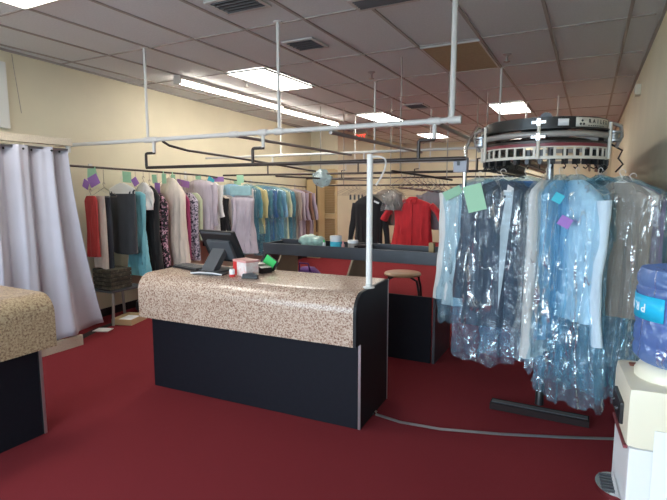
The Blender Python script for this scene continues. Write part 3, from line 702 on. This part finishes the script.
MB().box(((DX0+DX1)/2,TY-.012,.962),(DX1-DX0+.01,.022,.125),bev=.002).build('tray_front','deskgrey',t,world=True)
MB().box(((DX0+DX1)/2,DB+.01,.99),(DX1-DX0,.02,.10)).build('tray_back','deskgrey',t,world=True)
MB().box(((DX0+DX1)/2,(TY+DB)/2,.955),(DX1-DX0-.052,DB-TY-.004,.018)).build('tray_floor','deskgrey',t,world=True)
ZT=.965
def tub(px,label,r,h,lid,bodym,lidm,yy=4.7,lab=None,name='tub'):
    q=at_y(px,245,yy);t=thing(name,label,'tub',(q.x,yy,ZT))
    MB().lathe([(r*.92,0),(r,.01),(r,h-lid)],n=20).build('body',bodym,t,True)
    MB().lathe([(r*1.06,h-lid),(r*1.06,h-.006),(r*.98,h)],n=20).build('lid',lidm,t,True)
    if lab:MB().lathe([(r+.001,h*.12),(r+.0015,h*.62)],n=20,cap=False).build('band',lab,t,True)
tub(336,'blue and white tub with a white lid standing in the bench tray',.062,.165,.05,'whitepl','whitepl',lab='tealtag')
tub(353,'low white pot with a white lid, right of the blue tub',.055,.125,.03,'c_taupe','whitepl')
for px,mm,lb in ((324,'green','small green capped bottle in the bench tray'),(343,'pink','small orange pink bottle beside the blue tub')):
    q=at_y(px,245,4.7);t=thing('small_bottle',lb,'bottle',(q.x,4.7,ZT));MB().lathe([(.018,0),(.018,.07),(.009,.085)],n=12).build('body','whitepl' if px<330 else mm,t,True);MB().lathe([(.010,.085),(.009,.11)],n=10).build('cap',mm,t)
q=at_y(312,243,4.80)
t=MB()
def fnb2(u,v):
    a=2*PI*u;r=math.sin(PI*(v*.98+.01));p=Vector((.17*r*math.cos(a),.09*r*math.sin(a),.075-.075*math.cos(PI*v)));n_=noise.noise_vector(p*17);q_=p+n_*.03;q_.z=max(q_.z,.002);return q_+Vector((q.x,4.80,ZT))
t.grid(fnb2,30,14,True);tag(t.build('plastic_bag',mat('pale teal film',(.36,.52,.46),.3,0,.3,20,.5,30),smooth=True),'crumpled pale teal plastic bag at the left of the bench tray','plastic bag')
q=at_y(432,246,4.75);tag(MB().box((q.x,4.75,ZT+.07),(.05,.06,.13),bev=.004).build('small_carton','brown'),'small brown carton at the right end of the bench tray','carton')
q=at_y(362,246,4.74);tag(MB().box((q.x,4.74,ZT+.065),(.22,.14,.02),rot=(0,-.05,.2),bev=.003).box((q.x,4.74,ZT+.03),(.12,.08,.05)).build('wooden_board','rubber'),'dark flat block lying behind the white pole in the tray','block')
# chair behind
t=thing('stool_chair','tan padded seat on bent black tube legs behind the bench','chair',(-1.84,5.25,0),.25)
MB().lathe([(.17,.655),(.205,.662),(.21,.675),(.20,.69),(.15,.697)],n=28).build('seat','tan',t,True)
for sx in (-1,1):
    for sy in (-1,1):
        MB().tube([(sx*.10,sy*.10,.65),(sx*.17,sy*.15,.62),(sx*.195,sy*.17,.5),(sx*.22,sy*.2,.005)],.013,8).build('leg','blk',t,True)
MB().tube([(.19*math.cos(a),.17*math.sin(a),.30) for a in [2*PI*k/20 for k in range(20)]],.009,6,closed=True).build('foot_ring','blk',t,True)
for px,yy,lb in ((390,5.0,'folded white paper left of the tan seat'),(424,5.05,'folded striped white paper right of the tan seat')):
    pass
t=thing('shelf_under_bench','narrow dark shelf behind the bench holding folded papers','shelf',(-1.62,5.02,0))
# purple bag and red crate
q=at_y(306,268,5.2)
t=thing('purple_bag','purple fabric bag seen through the bench opening','bag',(q.x,5.25,0))
B=MB()
def fnp(u,v):
    a=2*PI*u;k=v;r=.20*(1-.25*k)*(1 if k<.9 else 1-(k-.9)*4);p=Vector((r*sp(math.cos(a),.7),r*.7*sp(math.sin(a),.7),.66*k));n_=noise.noise_vector(p*9);return Vector((p.x+n_.x*.04,p.y+n_.y*.04,p.z))
g_=B.grid(fnp,28,16,True);B.bm.faces.new(g_[0][::-1]);B.bm.faces.new(g_[-1]);B.build('bag_body',cloth('purple cloth',(.12,.03,.20)),t,True)
MB().tube([(-.08,-.08,.62),(-.06,-.1,.72),(.06,-.1,.72),(.08,-.08,.62)],.010,6).build('handle',cloth('purple strap',(.10,.02,.16)),t,True)
bpy.data.objects.remove(bpy.data.objects['shelf_under_bench'])
# ------------------------------------------------------------ fitting room curtain
CXX=-4.65
t=thing('fitting_room_frame','white timber header and kerb framing the curtained fitting cubicle','frame',(CXX,2.4,0))
MB().box((CXX-.045,1.9,2.095),(.09,2.7,.07),bev=.004).build('header_beam','plywood',t,world=True)
MB().box((CXX-.02,1.9,.055),(.04,2.66,.11),bev=.003).build('kerb_board','plywood',t,world=True)
MB().box((lwx(3.2)/2+CXX/2-.03,3.225,2.095),(abs(lwx(3.2)-CXX)-.1,.05,.07)).build('side_beam','plywood',t,world=True)
MB().cyl((CXX-.05,.6,2.02),(CXX-.05,3.24,2.02),.012,10).build('curtain_rod','steel',t,True,True)
MB().box((CXX-.05,3.235,2.03),(.05,.02,.07)).build('rod_bracket','whanger',t,world=True)
t=thing('curtain','lilac grey curtain with black grommets at the fitting cubicle','curtain',(CXX-.03,2.5,0.03))
B=MB();ya,yb=.9,3.22;nf=9
def fnc(u,v):
    s_=u;y=ya+(yb-ya)*s_
    fl_=v**1.5
    y2=y+fl_*.26*max(0,(s_-.80)/.20)**1.2
    A=.045+.02*v
    ph=2*PI*nf*s_+.6*math.sin(s_*9)+.35*math.sin(v*2+s_*20)
    x=CXX-.055+A*math.sin(ph)+.015*math.sin(ph*2.3+v)+.05*fl_*max(0,(s_-.75)/.25)
    z=2.035-1.955*v+.10*max(0,(s_-.8)/.2)*v**2+.012*math.sin(ph)*v
    return Vector((x,y2,z))
B.grid(fnc,420,30);B.build('fabric','curtain',t,True,True,solid=.004)
for k in range(nf*2):
    s_=(k+.5)/(nf*2);p=fnc(s_,.012)
    MB().cyl((p.x-.006,p.y,p.z-.012),(p.x+.006,p.y,p.z-.012),.011,10).build('grommet','blk',t,True,True)
# ------------------------------------------------------------ low table, crate etc
t=thing('low_table','low grey metal bench under the hanging clothes','table',(-5.17,4.10,0))
MB().box((0,0,.41),(.40,.50,.025),bev=.003).build('top','dgrey',t)
for sx in (-1,1):
    for sy in (-1,1):MB().tube([(sx*.17,sy*.20,.40),(sx*.19,sy*.24,.005)],.017,8).build('leg','greyp',t,True)
M['cratew']=ramp_mat('dark weathered slats',[(.3,(.02,.02,.018)),(.5,(.06,.055,.04)),(.7,(.16,.15,.11))],16,rough=.7)
t=thing('slatted_crate','dark slatted crate standing on the low grey bench','crate',(-5.15,4.02,.424))
MB().box((0,0,.125),(.30,.28,.24)).build('core','blk',t)
for k in range(5):MB().box((0,0,.028+k*.05),(.32,.30,.040),bev=.003).build('slat','cratew',t)
t=thing('shallow_box','pale cardboard tray on the floor under the low bench','box',(-4.98,4.1,0),.3)
f=MB();f.box((0,0,.006),(.26,.34,.01))
for s_ in (-1,1):f.box((s_*.13,0,.035),(.008,.34,.07));f.box((0,s_*.17,.035),(.26,.008,.07))
f.build('tray',mat('pale card',(.62,.45,.26),.8),t);MB().box((0,0,.03),(.2,.26,.03)).build('contents','paper',t)
tag(MB().box((-4.93,3.68,.006),(.18,.14,.008),rot=(0,0,.4)).build('paper_sheet','paper'),'white sheet of paper on the carpet by the curtain','paper')
t=thing('floor_bin','small dark bag slumped right of the low bench','bag',(-5.2,4.55,0))
MB().lathe([(.10,0),(.13,.05),(.12,.14),(.06,.2)],n=16).build('body','c_blk',t,True)
# curved floor strips
pts=[at_z(x_,y_,.004) for x_,y_ in ((372,413),(400,422),(440,429),(500,434),(560,437),(620,439))]
tag(MB().tube(pts,.016,8,flat=.35).build('floor_strip','alu',smooth=True),'curved grey metal strip across the red carpet','floor strip')
t=thing('strip_end','small bent metal tab where the floor strip meets the counter','bracket',(-1.285,3.12,0));MB().box((0,0,.02),(.015,.03,.04),rot=(0,.4,0)).build('tab','chrome',t)
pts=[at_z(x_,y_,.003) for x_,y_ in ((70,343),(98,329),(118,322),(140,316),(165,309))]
tag(MB().tube(pts,.05,8,flat=.08).build('floor_strip','rubber',smooth=True),'dark curved strip on the carpet beside the curtain','floor strip')  # dark band on the carpet, laid as a thin raised strip
# ------------------------------------------------------------ conveyor
CCX,CCY,CR=-.305,3.79,.39;YB=9.2
def stadium(r,n=28,y1=YB):
    p=[(CCX+r*math.cos(a),CCY+r*math.sin(a)) for a in [PI+k*PI/n for k in range(n+1)]]
    return [(CCX-r,y1)]+[(CCX-r,CCY+.6*k*(y1-CCY)/3) for k in (3,2,1)][0:0]+p+[(CCX+r,y1)]
def band(r0,r1,z0,z1,n=28,y1=YB):
    B=MB();A=stadium(r0,n,y1);Bq=stadium(r1,n,y1)
    va=[[B.bm.verts.new((x,y,z)) for z in (z0,z1)] for x,y in A];vb=[[B.bm.verts.new((x,y,z)) for z in (z0,z1)] for x,y in Bq]
    for i in range(len(A)-1):
        for q4 in ((va[i][0],va[i+1][0],va[i+1][1],va[i][1]),(vb[i][0],vb[i][1],vb[i+1][1],vb[i+1][0]),(va[i][1],va[i+1][1],vb[i+1][1],vb[i][1]),(va[i][0],vb[i][0],vb[i+1][0],va[i+1][0])):B.bm.faces.new(q4)
    for i in (0,-1):B.bm.faces.new((va[i][0],va[i][1],vb[i][1],vb[i][0]))
    return B
t=CV=thing('clothes_conveyor','motorised garment conveyor with a rounded black front end','conveyor',(CCX,CCY,0))
band(CR,CR-.02,2.0,2.075).build('guard_band','blk',t,True,True)
band(CR+.03,CR-.05,2.0,2.008).build('guard_lip','blk',t,True,True)
st_=stadium(CR+.01);MB().tube([(x,y,1.968) for x,y in st_],.02,10).build('tube_rail','greyp',t,True,True)
st_=stadium(CR-.11);MB().tube([(x,y,1.94) for x,y in st_],.018,8).build('inner_rail','rail',t,True,True)
band(CR+.015,CR-.04,1.915,1.928).build('trolley_track','rail',t,True,True)
band(CR+.02,CR+.012,1.893,1.913).build('maroon_strip','maroon',t,True,True)
band(CR+.018,CR+.006,1.885,1.895).build('comb_top','comb',t,True,True)
band(CR+.018,CR+.006,1.815,1.833).build('comb_bottom','comb',t,True,True)
# comb teeth + hooks : individual trolleys along the front arc and sides
def along(s_,r):   # arc length from far left to far right
    Ls=YB-CCY;La=PI*CR
    if s_<Ls:return (CCX-r,YB-s_,PI)
    if s_<Ls+La:
        a=PI+(s_-Ls)/CR;return (CCX+r*math.cos(a),CCY+r*math.sin(a),a)
    return (CCX+r,CCY+(s_-Ls-La),0)
Ls=YB-CCY;La=PI*CR;k=0
s0=Ls-2.6
while s0<Ls+La+1.3:
    x,y,a=along(s0,CR+.012)
    MB().box((x,y,1.858),(.008,.014,.06),rot=(0,0,a)).build('comb_tooth','comb',t,world=True);s0+=.058
s0=Ls-2.3
B=None
while s0<Ls+La+.8:
    x,y,a=along(s0,CR-.01)
    B=MB();B.box((x,y,1.80),(.05,.022,.035),rot=(0,0,a));B.box((x,y,1.84),(.012,.03,.07),rot=(0,0,a))
    B.tube([(x,y,1.785),(x+.02*math.cos(a),y+.02*math.sin(a),1.77),(x,y,1.755),(x-.02*math.cos(a),y-.02*math.sin(a),1.765)],.004,6)
    B.build('trolley_hook','blk',t,True,True);s0+=.075
for a in (PI*1.0,PI*1.17,PI*1.5,PI*1.9):
    x,y=CCX+(CR+.03)*math.cos(a),CCY+(CR+.03)*math.sin(a)
    MB().cyl((x,y,1.82),(x,y,2.05),.011,10).build('support_stud','comb',t,True,True)
    if abs(a-PI*1.5)<.1:
        for z_ in (1.95,2.04):
            MB().box((x,y-.005,z_),(.085,.018,.022),bev=.005).build('clamp','chrome',t,world=True)
            MB().box((x,y-.012,z_),(.026,.018,.05),bev=.005).build('clamp_bolt','chrome',t,world=True)
# sprocket and motor inside the ring
MB().lathe([(.20,1.93),(.22,1.945),(.22,1.96),(.10,1.975)],(CCX,CCY,0),28).build('sprocket','blk',t,True,True)
MB().box((CCX,CCY+.05,2.02),(.30,.22,.08),bev=.01).build('gear_box','blk',t,world=True)
MB().cyl((CCX+.02,CCY-.2,2.09),(CCX+.02,CCY+.1,2.09),.04,14).build('motor','dgrey',t,True,True)
for yy in (4.6,5.8,7.0,8.2):MB().box((CCX,yy,2.03),(2*CR,.04,.04)).build('cross_brace','greyp',t,world=True)
for yy in (8.4,):MB().cyl((CCX-.2,yy,2.03),(CCX-.2,yy,CZ-.003),.010,8).build('ceiling_rod','pipe',t,True,True)
# end brackets left and right
for s_ in (-1,1):
    x=CCX+s_*(CR+.03)
    MB().lathe([(.02,1.93),(.05,1.935),(.05,1.95),(.03,1.955),(.03,1.985),(.05,1.99),(.05,2.0),(.02,2.005)],(x,CCY-.04,0),18).build('guide_wheel','steel',t,True,True)
    MB().tube([(x-.02*s_,CCY-.1,2.05),(x+.04*s_,CCY-.06,2.03),(x+.05*s_,CCY-.02,1.97),(x+.02*s_,CCY,1.90)],.012,8).build('guide_arm','greyp',t,True,True)
MB().tube([(CCX+CR+.02,CCY-.02,1.92),(CCX+CR+.09,CCY+.02,1.88),(CCX+CR+.07,CCY+.03,1.83),(CCX+CR+.10,CCY+.03,1.79),(CCX+CR+.06,CCY+.05,1.74)],.006,6).build('cable_bundle','blk',t,True,True)
# name plates (curved to the band)
def curved_plate(a0,a1,z0,z1,r,m,name):
    B=MB();n=10
    B.grid(lambda u,v:(CCX+r*math.cos(a0+(a1-a0)*u),CCY+r*math.sin(a0+(a1-a0)*u),z0+(z1-z0)*v),n,2)
    return B.build(name,m,t,True,True,solid=.001)
def ang_of(px):
    d=_ray(px,118);best=None
    for k in range(400):
        a=PI+k*PI/399;p=Vector((CCX+CR*math.cos(a),CCY+CR*math.sin(a)))
        e=abs(p.x*d.y-p.y*d.x)
        if best is None or e<best[0]:best=(e,a)
    return best[1]
aa,ab=ang_of(576),ang_of(608)
curved_plate(aa,ab,2.006,2.069,CR+.003,mat('grey cream plate',(.62,.58,.50),.5),'name_plate')
c0,c1=ang_of(558),ang_of(569)
curved_plate(c0,c1,2.018,2.06,CR+.003,'paper','white_label')
am=(aa+ab)/2
def on_band(a,z,r=CR+.0045):
    return Matrix.Translation((CCX+r*math.cos(a)-t.location.x,CCY+r*math.sin(a)-t.location.y,z))@Matrix.Rotation(a+PI/2,4,'Z')@Matrix.Rotation(PI/2,4,'X')
word='RAILEX'
for k,ch in enumerate(word):
    a=aa+(ab-aa)*(.30+.105*k);text(ch,.034,'blk','plate_letter',t,on_band(a,2.046),.0005,.0008)
for k in range(9):
    a=aa+(ab-aa)*(.28+.055*k);MB().box((0,0,0),(.010,.006,.001)).bm
    m_=on_band(a,2.020);B=MB();B.box((0,0,0),(.009,.005,.0008),mtx=m_);B.build('plate_mark','blk',t)
a=aa+(ab-aa)*.13
B=MB();m_=on_band(a,2.036)
for cx_,cz_ in ((0,.013),(-.011,-.008),(.011,-.008)):
    B.box((cx_,cz_,0),(.0125,.0125,.0008),rot=(0,0,PI/4),mtx=m_)
B.build('plate_emblem','blk',t)
# centre post and foot
MB().cyl((CCX+.06,CCY-.02,.16),(CCX+.05,CCY-.02,1.93),.022,16).build('post','steel',t,True,True)
MB().lathe([(.032,.05),(.030,.06),(.028,.21),(.024,.215)],(CCX+.06,CCY-.02,0),18).build('post_socket','blk',t,True,True)
MB().box((CCX+.06,CCY-.11,.024),(.66,.11,.045),bev=.004).build('foot_channel','rubber',t,world=True)
MB().box((CCX+.06,CCY-.11,.049),(.64,.05,.006)).build('foot_ridge','dgrey',t,world=True)
# curved chrome pipe and grey switch box left of the conveyor
q=at_y(461,165,3.75)
t=thing('switch_box','grey switch box on a bent steel conduit left of the conveyor','switch box',(q.x,3.75,q.z-.06))
e=at_y(480,128,3.95);qq=Vector((q.x+.03,3.76,q.z+.05))
MB().tube([qq,(qq.x,qq.y,1.93),(qq.x+.02,3.79,1.99),(qq.x+.06,3.84,e.z-.01),(e.x,e.y,e.z)],.014,10).build('conduit','chrome',t,True,True)
MB().box((q.x,3.75,q.z),(.10,.07,.11),bev=.006).build('box',mat('grey enamel',(.36,.36,.42),.4),t,world=True)
MB().tube([(q.x+.03,3.75,q.z-.05),(q.x+.03,3.75,q.z-.36)],.016,10).build('lower_conduit','chrome',t,True,True)
MB().box((q.x-.01,3.712,q.z+.01),(.02,.012,.03),bev=.002).build('toggle','blk',t,world=True)
# ------------------------------------------------------------ garments on conveyor
def cpos(th,r=CR,z=1.757):
    a=math.radians(th);return (CCX+r*math.cos(a),CCY+r*math.sin(a),z)
def crz(th): return math.radians(th-180)   # local +x points inward for th=180 -> width runs radially
GC='bagged clothes on the conveyor'
def bagged(th,label,cat,name,m,W=.44,L=.8,T=.10,sleeve=None,film_='film_blue',bW=.52,bL=1.3,bT=.2,seed=0,r=CR,drz=0,z=1.757,jacket=False,tags=(),waist=.95,hem=1.05,collar=None,slope=.08,wr=.022,yoff=0,amp=.012):
    p=cpos(th,r,z);p=(p[0],p[1]+yoff,p[2])
    t=garment('x',label,cat,p,crz(th)+drz,m,W=W,L=L,T=T,seed=seed,sleeve=sleeve,name=name,waist=waist,hem=hem,collar=collar,hanger='whanger',slope=slope,amp=amp)
    t['group']=GC
    bag(t,film_,bW,bL,bT,seed+3,ragged=.022,wr=wr)
    for (tm,tx,tz,ts,tr) in tags:papertag(t,tm,(tx,-bT/2-.015,tz),ts,0,tr)
    return t
def hung(px,Y,rz,label,cat,name,m,W=.44,L=.8,T=.10,sleeve=None,film_='film_blue',bW=.52,bL=1.3,bT=.2,seed=0,z=1.757,tags=(),waist=.95,hem=1.05,collar=None,slope=.08,amp=.012,X=None):
    x=at_y(px,180,Y).x if X is None else X
    t=garment('x',label,cat,(x,Y,z),rz,m,W=W,L=L,T=T,seed=seed,sleeve=sleeve,name=name,waist=waist,hem=hem,collar=collar,hanger='whanger',slope=slope,amp=amp)
    t['group']=GC
    bag(t,film_,bW,bL,bT,seed+3,ragged=.02,wr=.018)
    for (tm,tx,tz,ts,tr) in tags:papertag(t,tm,(tx,-bT/2-.02,tz),ts,0,tr)
    return t
BC,BG,BS='bagged clothing','bagged_garment','bagged_shirt'
hung(0,4.45,.1,'teal garment in film on the left side of the conveyor, behind the others',BC,BG,'c_teal',X=CCX-CR,seed=101,L=.7,bL=.95,film_='film_teal')
hung(0,4.2,.1,'deep blue garment in film behind the bagged pale shirt',BC,BG,'c_dblue',X=CCX-CR,seed=102,L=.75,bL=1.0)
hung(480,3.93,.12,'pale shirt in blue film at the left end of the conveyor','bagged shirt',BS,'c_white',W=.50,L=.98,T=.16,sleeve=.86,seed=103,bW=.53,bL=1.14,bT=.20,tags=[('mint',-.19,-.16,(.14,.07),-.45)])
t=hung(503,3.50,.16,'dark slate jacket hanging open in blue film','bagged jacket','bagged_jacket','c_jacket',W=.44,L=1.0,T=.14,sleeve=.74,seed=104,bW=.55,bL=1.27,bT=.20,film_='film_light',tags=[('mint',-.175,-.19,(.12,.18),-.25)],hem=1.1)
MB().prism([(.03,-.10),(.075,-.13),(.05,-.40),(.02,-.78),(.0,-.95),(-.005,-.40)],'y',-.086,-.080).build('shirt_front','c_white',t)
MB().prism([(-.03,-.10),(-.10,-.15),(-.10,-.28),(-.02,-.48),(-.01,-.30)],'y',-.092,-.078).build('lapel','c_char',t)
MB().prism([(.07,-.10),(.13,-.15),(.13,-.30),(.055,-.50),(.06,-.30)],'y',-.092,-.078).build('lapel','c_char',t)
for z_,s_ in ((-.155,.035),(-.20,.02),(-.36,.018)):MB().box((.03,-.092,z_),(.05,.004,s_)).build('woven_label','paper',t)
hung(527,3.62,.45,'deep blue garment in film just right of the slate jacket',BC,BG,'c_dblue',W=.40,L=.95,T=.12,sleeve=.6,seed=105,bW=.48,bL=1.26,bT=.18)
hung(547,3.40,1.20,'white garment seen edge on in film beside the conveyor post',BC,BG,'c_white',W=.40,L=1.12,T=.08,seed=106,bW=.44,bL=1.13,bT=.13,film_='film_clear')
hung(560,3.44,1.15,'sky blue garment in film left of the pale blue shirt, lilac tag',BC,BG,'c_blue',W=.40,L=1.0,T=.08,seed=107,bW=.44,bL=1.22,bT=.14,tags=[])
q=cpos(270)
hung(577,3.43,-.95,'pale blue shirt in blue film, centre right of the conveyor','bagged shirt',BS,'c_pblue',W=.46,L=.86,T=.16,sleeve=.86,seed=108,bW=.50,bL=1.42,bT=.22,hem=1.05,slope=.12)
hung(600,3.60,-.75,'black garment in film right of the pale blue shirt',BC,BG,'c_blk',W=.40,L=.80,T=.10,seed=109,bW=.46,bL=1.42,bT=.15,film_='film_teal')
TP=hung(622,3.48,-.30,'grey taupe trousers in clear film near the right wall',BC,BG,'c_taupe',W=.36,L=.82,T=.12,seed=110,bW=.42,bL=1.18,bT=.15,film_='film_clear',z=1.74,tags=[('tealtag',-.16,-.18,(.10,.15),-.5)])
body_mb(.40,.14,.06,z0=-.07,slope=.08,neck=.03,seed=5,amp=.004).build('hanger_cape','whanger',TP,True)
hung(622,3.95,-.1,'white caped lilac garment in film behind the taupe trousers',BC,BG,'c_lilac',W=.44,L=.80,T=.12,seed=111,bW=.46,bL=1.3,bT=.18)
hung(0,3.62,-.25,'pink garment in film farthest right beside the wall',BC,BG,'c_pink',X=.235,W=.38,L=.78,T=.12,seed=112,bW=.44,bL=1.2,bT=.16,z=1.72)
for k,(px,Y,cm,lb) in enumerate(((553,3.22,'purp','small lilac paper tag pinned to film near the conveyor post'),(550,3.2,'tealtag','small teal paper tag pinned to film above the lilac tag'))):
    q=at_y(565 if k==0 else 558,222 if k==0 else 198,Y-.02)
    tag(MB().box(tuple(q),(.07,.003,.06) if k==0 else (.055,.003,.055),rot=(0,.5,0)).build('paper_tag',cm),lb,'paper tag')
for k in range(6):
    hung(0,4.2+.24*k,0,'garment in blue film hung along the right side of the conveyor',BC,BG,('c_dblue','c_white','c_blk')[k%3],X=CCX+CR,W=.40,L=.8,T=.1,seed=120+k,bW=.46,bL=1.2,bT=.14,film_='film_teal')
for k in range(9):
    hung(0,4.75+.3*k,0,'garment in blue film hung far back on the left side of the conveyor',BC,BG,('c_dblue','c_white','c_teal')[k%3],X=CCX-CR,W=.40,L=.8,T=.1,seed=140+k,bW=.46,bL=1.1,bT=.14,film_='film_teal')
# ------------------------------------------------------------ water cooler
X0,X1,YA,YBc=.140,.452,1.755,2.07;TZ=1.0
t=thing('water_cooler','cream and white water cooler at the right edge','water cooler',((X0+X1)/2,(YA+YBc)/2,0))
cx,cy=(X0+X1)/2,(YA+YBc)/2;w=X1-X0;d_=YBc-YA
B=MB().box((cx+.006,cy,.405),(w-.012,d_-.01,.79),bev=.01);B.build('cabinet','whitepl',t,world=True)
B=MB().box((cx,cy,.90),(w,d_,.20),bev=.03);B.build('head','cream',t,True,True)
B=MB().box((cx+.12,YA+.003,.82),(w-.2,.02,.1));B.bm.free()
MB().box((X0+.003,cy-.01,.885),(.03,.16,.075),bev=.008).build('tap_recess','blk',t,world=True)
MB().box((X0+.05,YBc-.07,1.001),(.03,.03,.008)).build('hot_mark',mat('red brown mark',(.25,.08,.05),.5),t,world=True)
MB().box((X0+.075,YBc-.14,1.001),(.035,.03,.008)).build('cold_mark',mat('grey mark',(.15,.13,.12),.5),t,world=True)
for yy in (cy-.05,cy+.03):MB().cyl((X0-.004,yy,.895),(X0-.018,yy,.885),.007,8).build('tap','blk',t,True,True)
MB().box((X0+.008,cy,.792),(.016,d_-.06,.012)).build('maroon_band','maroon',t,world=True)
MB().lathe([(.105,0),(.105,.02),(.09,.045),(.06,.05)],(cx-.015,cy,1.0),28).build('bottle_collar','cream',t,True,True)
B=MB();
for k in range(14):pass
pr=[(X0+.01+.0,cy-.09)]+[(X0-.058*math.sin(a),cy-.08*math.cos(a)) for a in [k*PI/12 for k in range(13)]]+[(X0+.01,cy+.09)]
MB().prism(pr,'z',.565,.585).build('drip_tray','chrome',t,world=True)
for k in range(6):MB().box((X0-.022,cy-.05+.02*k,.588),(.04,.008,.004)).build('grate_bar','dgrey',t,world=True)
CL=t;CLO=Vector((cx,cy,0))
MN=tag(MB().box((cx+.035,YA-.0035,.49),(.23,.003,.77)).build('paper_notice','paper'),'large white sheet taped to the near side of the water cooler','paper')
CL.rotation_euler[2]=.08;CL.location.x-=.008
dv=MN.location-CLO;cr=Matrix.Rotation(.08,4,'Z')@Vector((dv.x,dv.y-.0015,dv.z));MN.location=Vector((CL.location.x+cr.x,CL.location.y+cr.y,dv.z));MN.rotation_euler[2]=.08
bx,by=cx-.002,cy+.01
BS=.93
t=thing('water_bottle','upturned blue water bottle with a cyan label on the cooler','water bottle',(bx,by,.988))
pf=[(.028,.0),(.03,.03),(.06,.045),(.115,.07),(.133,.09),(.135,.115),(.129,.13),(.135,.145),(.135,.185),(.129,.20),(.135,.215),(.133,.225),(.133,.315),(.136,.325),(.129,.34),(.136,.355),(.136,.375),(.125,.40),(.09,.408),(.05,.404)]
MB().lathe([(r_,z_*.94) for r_,z_ in pf],n=40).build('shell','bottle',t,True)
MB().lathe([(.12,.40-.30+.0),(.124,.13),(.126,.30)],n=32).build('water',film('blue water',(.62,.72,.95),(.15,.25,.6),.2,.2),t,True)
B=MB();ac=math.radians(200)
B.grid(lambda u,v:(.1375*math.cos(ac+.95*(u-.5)*1.5),.1375*math.sin(ac+.95*(u-.5)*1.5),.214+.078*v),18,2)
B.build('label',mat('cyan label',(.02,.50,.80),.4),t,True,solid=.0008)
M['lettw']=mat('white lettering',(.9,.95,1),.5)
for k,ch in enumerate('PRIMO'):
    a=ac+.20-.23*k
    mm=Matrix.Translation((.139*math.cos(a),.139*math.sin(a),.253))@Matrix.Rotation(a+PI/2,4,'Z')@Matrix.Rotation(PI/2,4,'X')@Matrix.Rotation(PI,4,'Z')
    text(ch,.04,'lettw','label_letter',t,mm,.0004,.0006)
# ------------------------------------------------------------ outdoors ground
struct('floor_pavement',MB().box((-3,-8,-.12),(30,11.5,.1)),mat('concrete',(.42,.41,.39),.9,0,.1,2))
# ------------------------------------------------------------ world and lights
w=bpy.data.worlds.new('sky');bpy.context.scene.world=w;w.use_nodes=True
n=w.node_tree;bg=n.nodes['Background']
bg.inputs[0].default_value=(.72,.86,1,1);bg.inputs[1].default_value=8.0
for i in range(nW):
    x0=fx0+i*wW
    l=bpy.data.lights.new('window_portal','AREA');l.shape='RECTANGLE';l.size=wW-.1;l.size_y=2.45;l.cycles.is_portal=True
    o=bpy.data.objects.new('window_portal',l);C.objects.link(o);o.location=(x0+wW/2,FY-.1,1.57);o.rotation_euler=(PI/2,0,0)
l=bpy.data.lights.new('bounce_sun','SUN');l.energy=5;l.angle=.01;l.color=(1,.96,.9)  # added so the lit pavement bounces light onto the ceiling
o=bpy.data.objects.new('bounce_sun',l);C.objects.link(o);o.rotation_euler=Vector((.3,-1,-1.5)).to_track_quat('-Z','Y').to_euler()
# ------------------------------------------------------------ camera
cam=bpy.data.cameras.new('camera');cam.sensor_width=36;cam.lens=F/667*36;cam.clip_start=.05
co=bpy.data.objects.new('camera',cam);C.objects.link(co);co.location=(0,0,H);co.rotation_euler=(PI/2-PITCH,0,YAW)
def under(child,parent):
    for o in [x for x in bpy.data.objects if x.type=='MESH' and x.name.split('.')[0]==child and x.parent and x.parent.type=='EMPTY']:
        c=[x for x in o.parent.children if x is not o and x.name.split('.')[0]==parent]
        if c:
            c=min(c,key=lambda x:(Vector(x.bound_box[0])-Vector(o.bound_box[0])).length)
            o.location=o.location-c.location;o.parent=c
for a_,b_ in (('grommet','fabric'),('button','body'),('lapel','body'),('shirt_front','body'),('woven_label','body'),('placket','body'),('bracket_plate','wall_bracket'),
    ('plate_letter','name_plate'),('plate_mark','name_plate'),('plate_emblem','name_plate'),('label_letter','label'),('grate_bar','drip_tray'),('clamp_bolt','clamp'),
    ('display','screen_back'),('top_vent','rear_housing'),('keypad','body'),('tap','tap_recess'),('tube','housing'),('end_cap','housing'),('toggle','box'),('gap_shadow_strip','body'),('foot_ridge','foot_channel'),('letters','plate'),('band','body')):under(a_,b_)
s=bpy.context.scene;s.camera=co
s.view_settings.view_transform='Standard';s.view_settings.look='None';s.view_settings.gamma=1;s.view_settings.exposure=.62;s.view_settings.use_curve_mapping=False
s.cycles.max_bounces=24;s.cycles.diffuse_bounces=4;s.cycles.glossy_bounces=3;s.cycles.transmission_bounces=4;s.cycles.transparent_max_bounces=24
s.cycles.use_denoising=True;s.cycles.caustics_reflective=False;s.cycles.caustics_refractive=False;s.cycles.sample_clamp_indirect=4
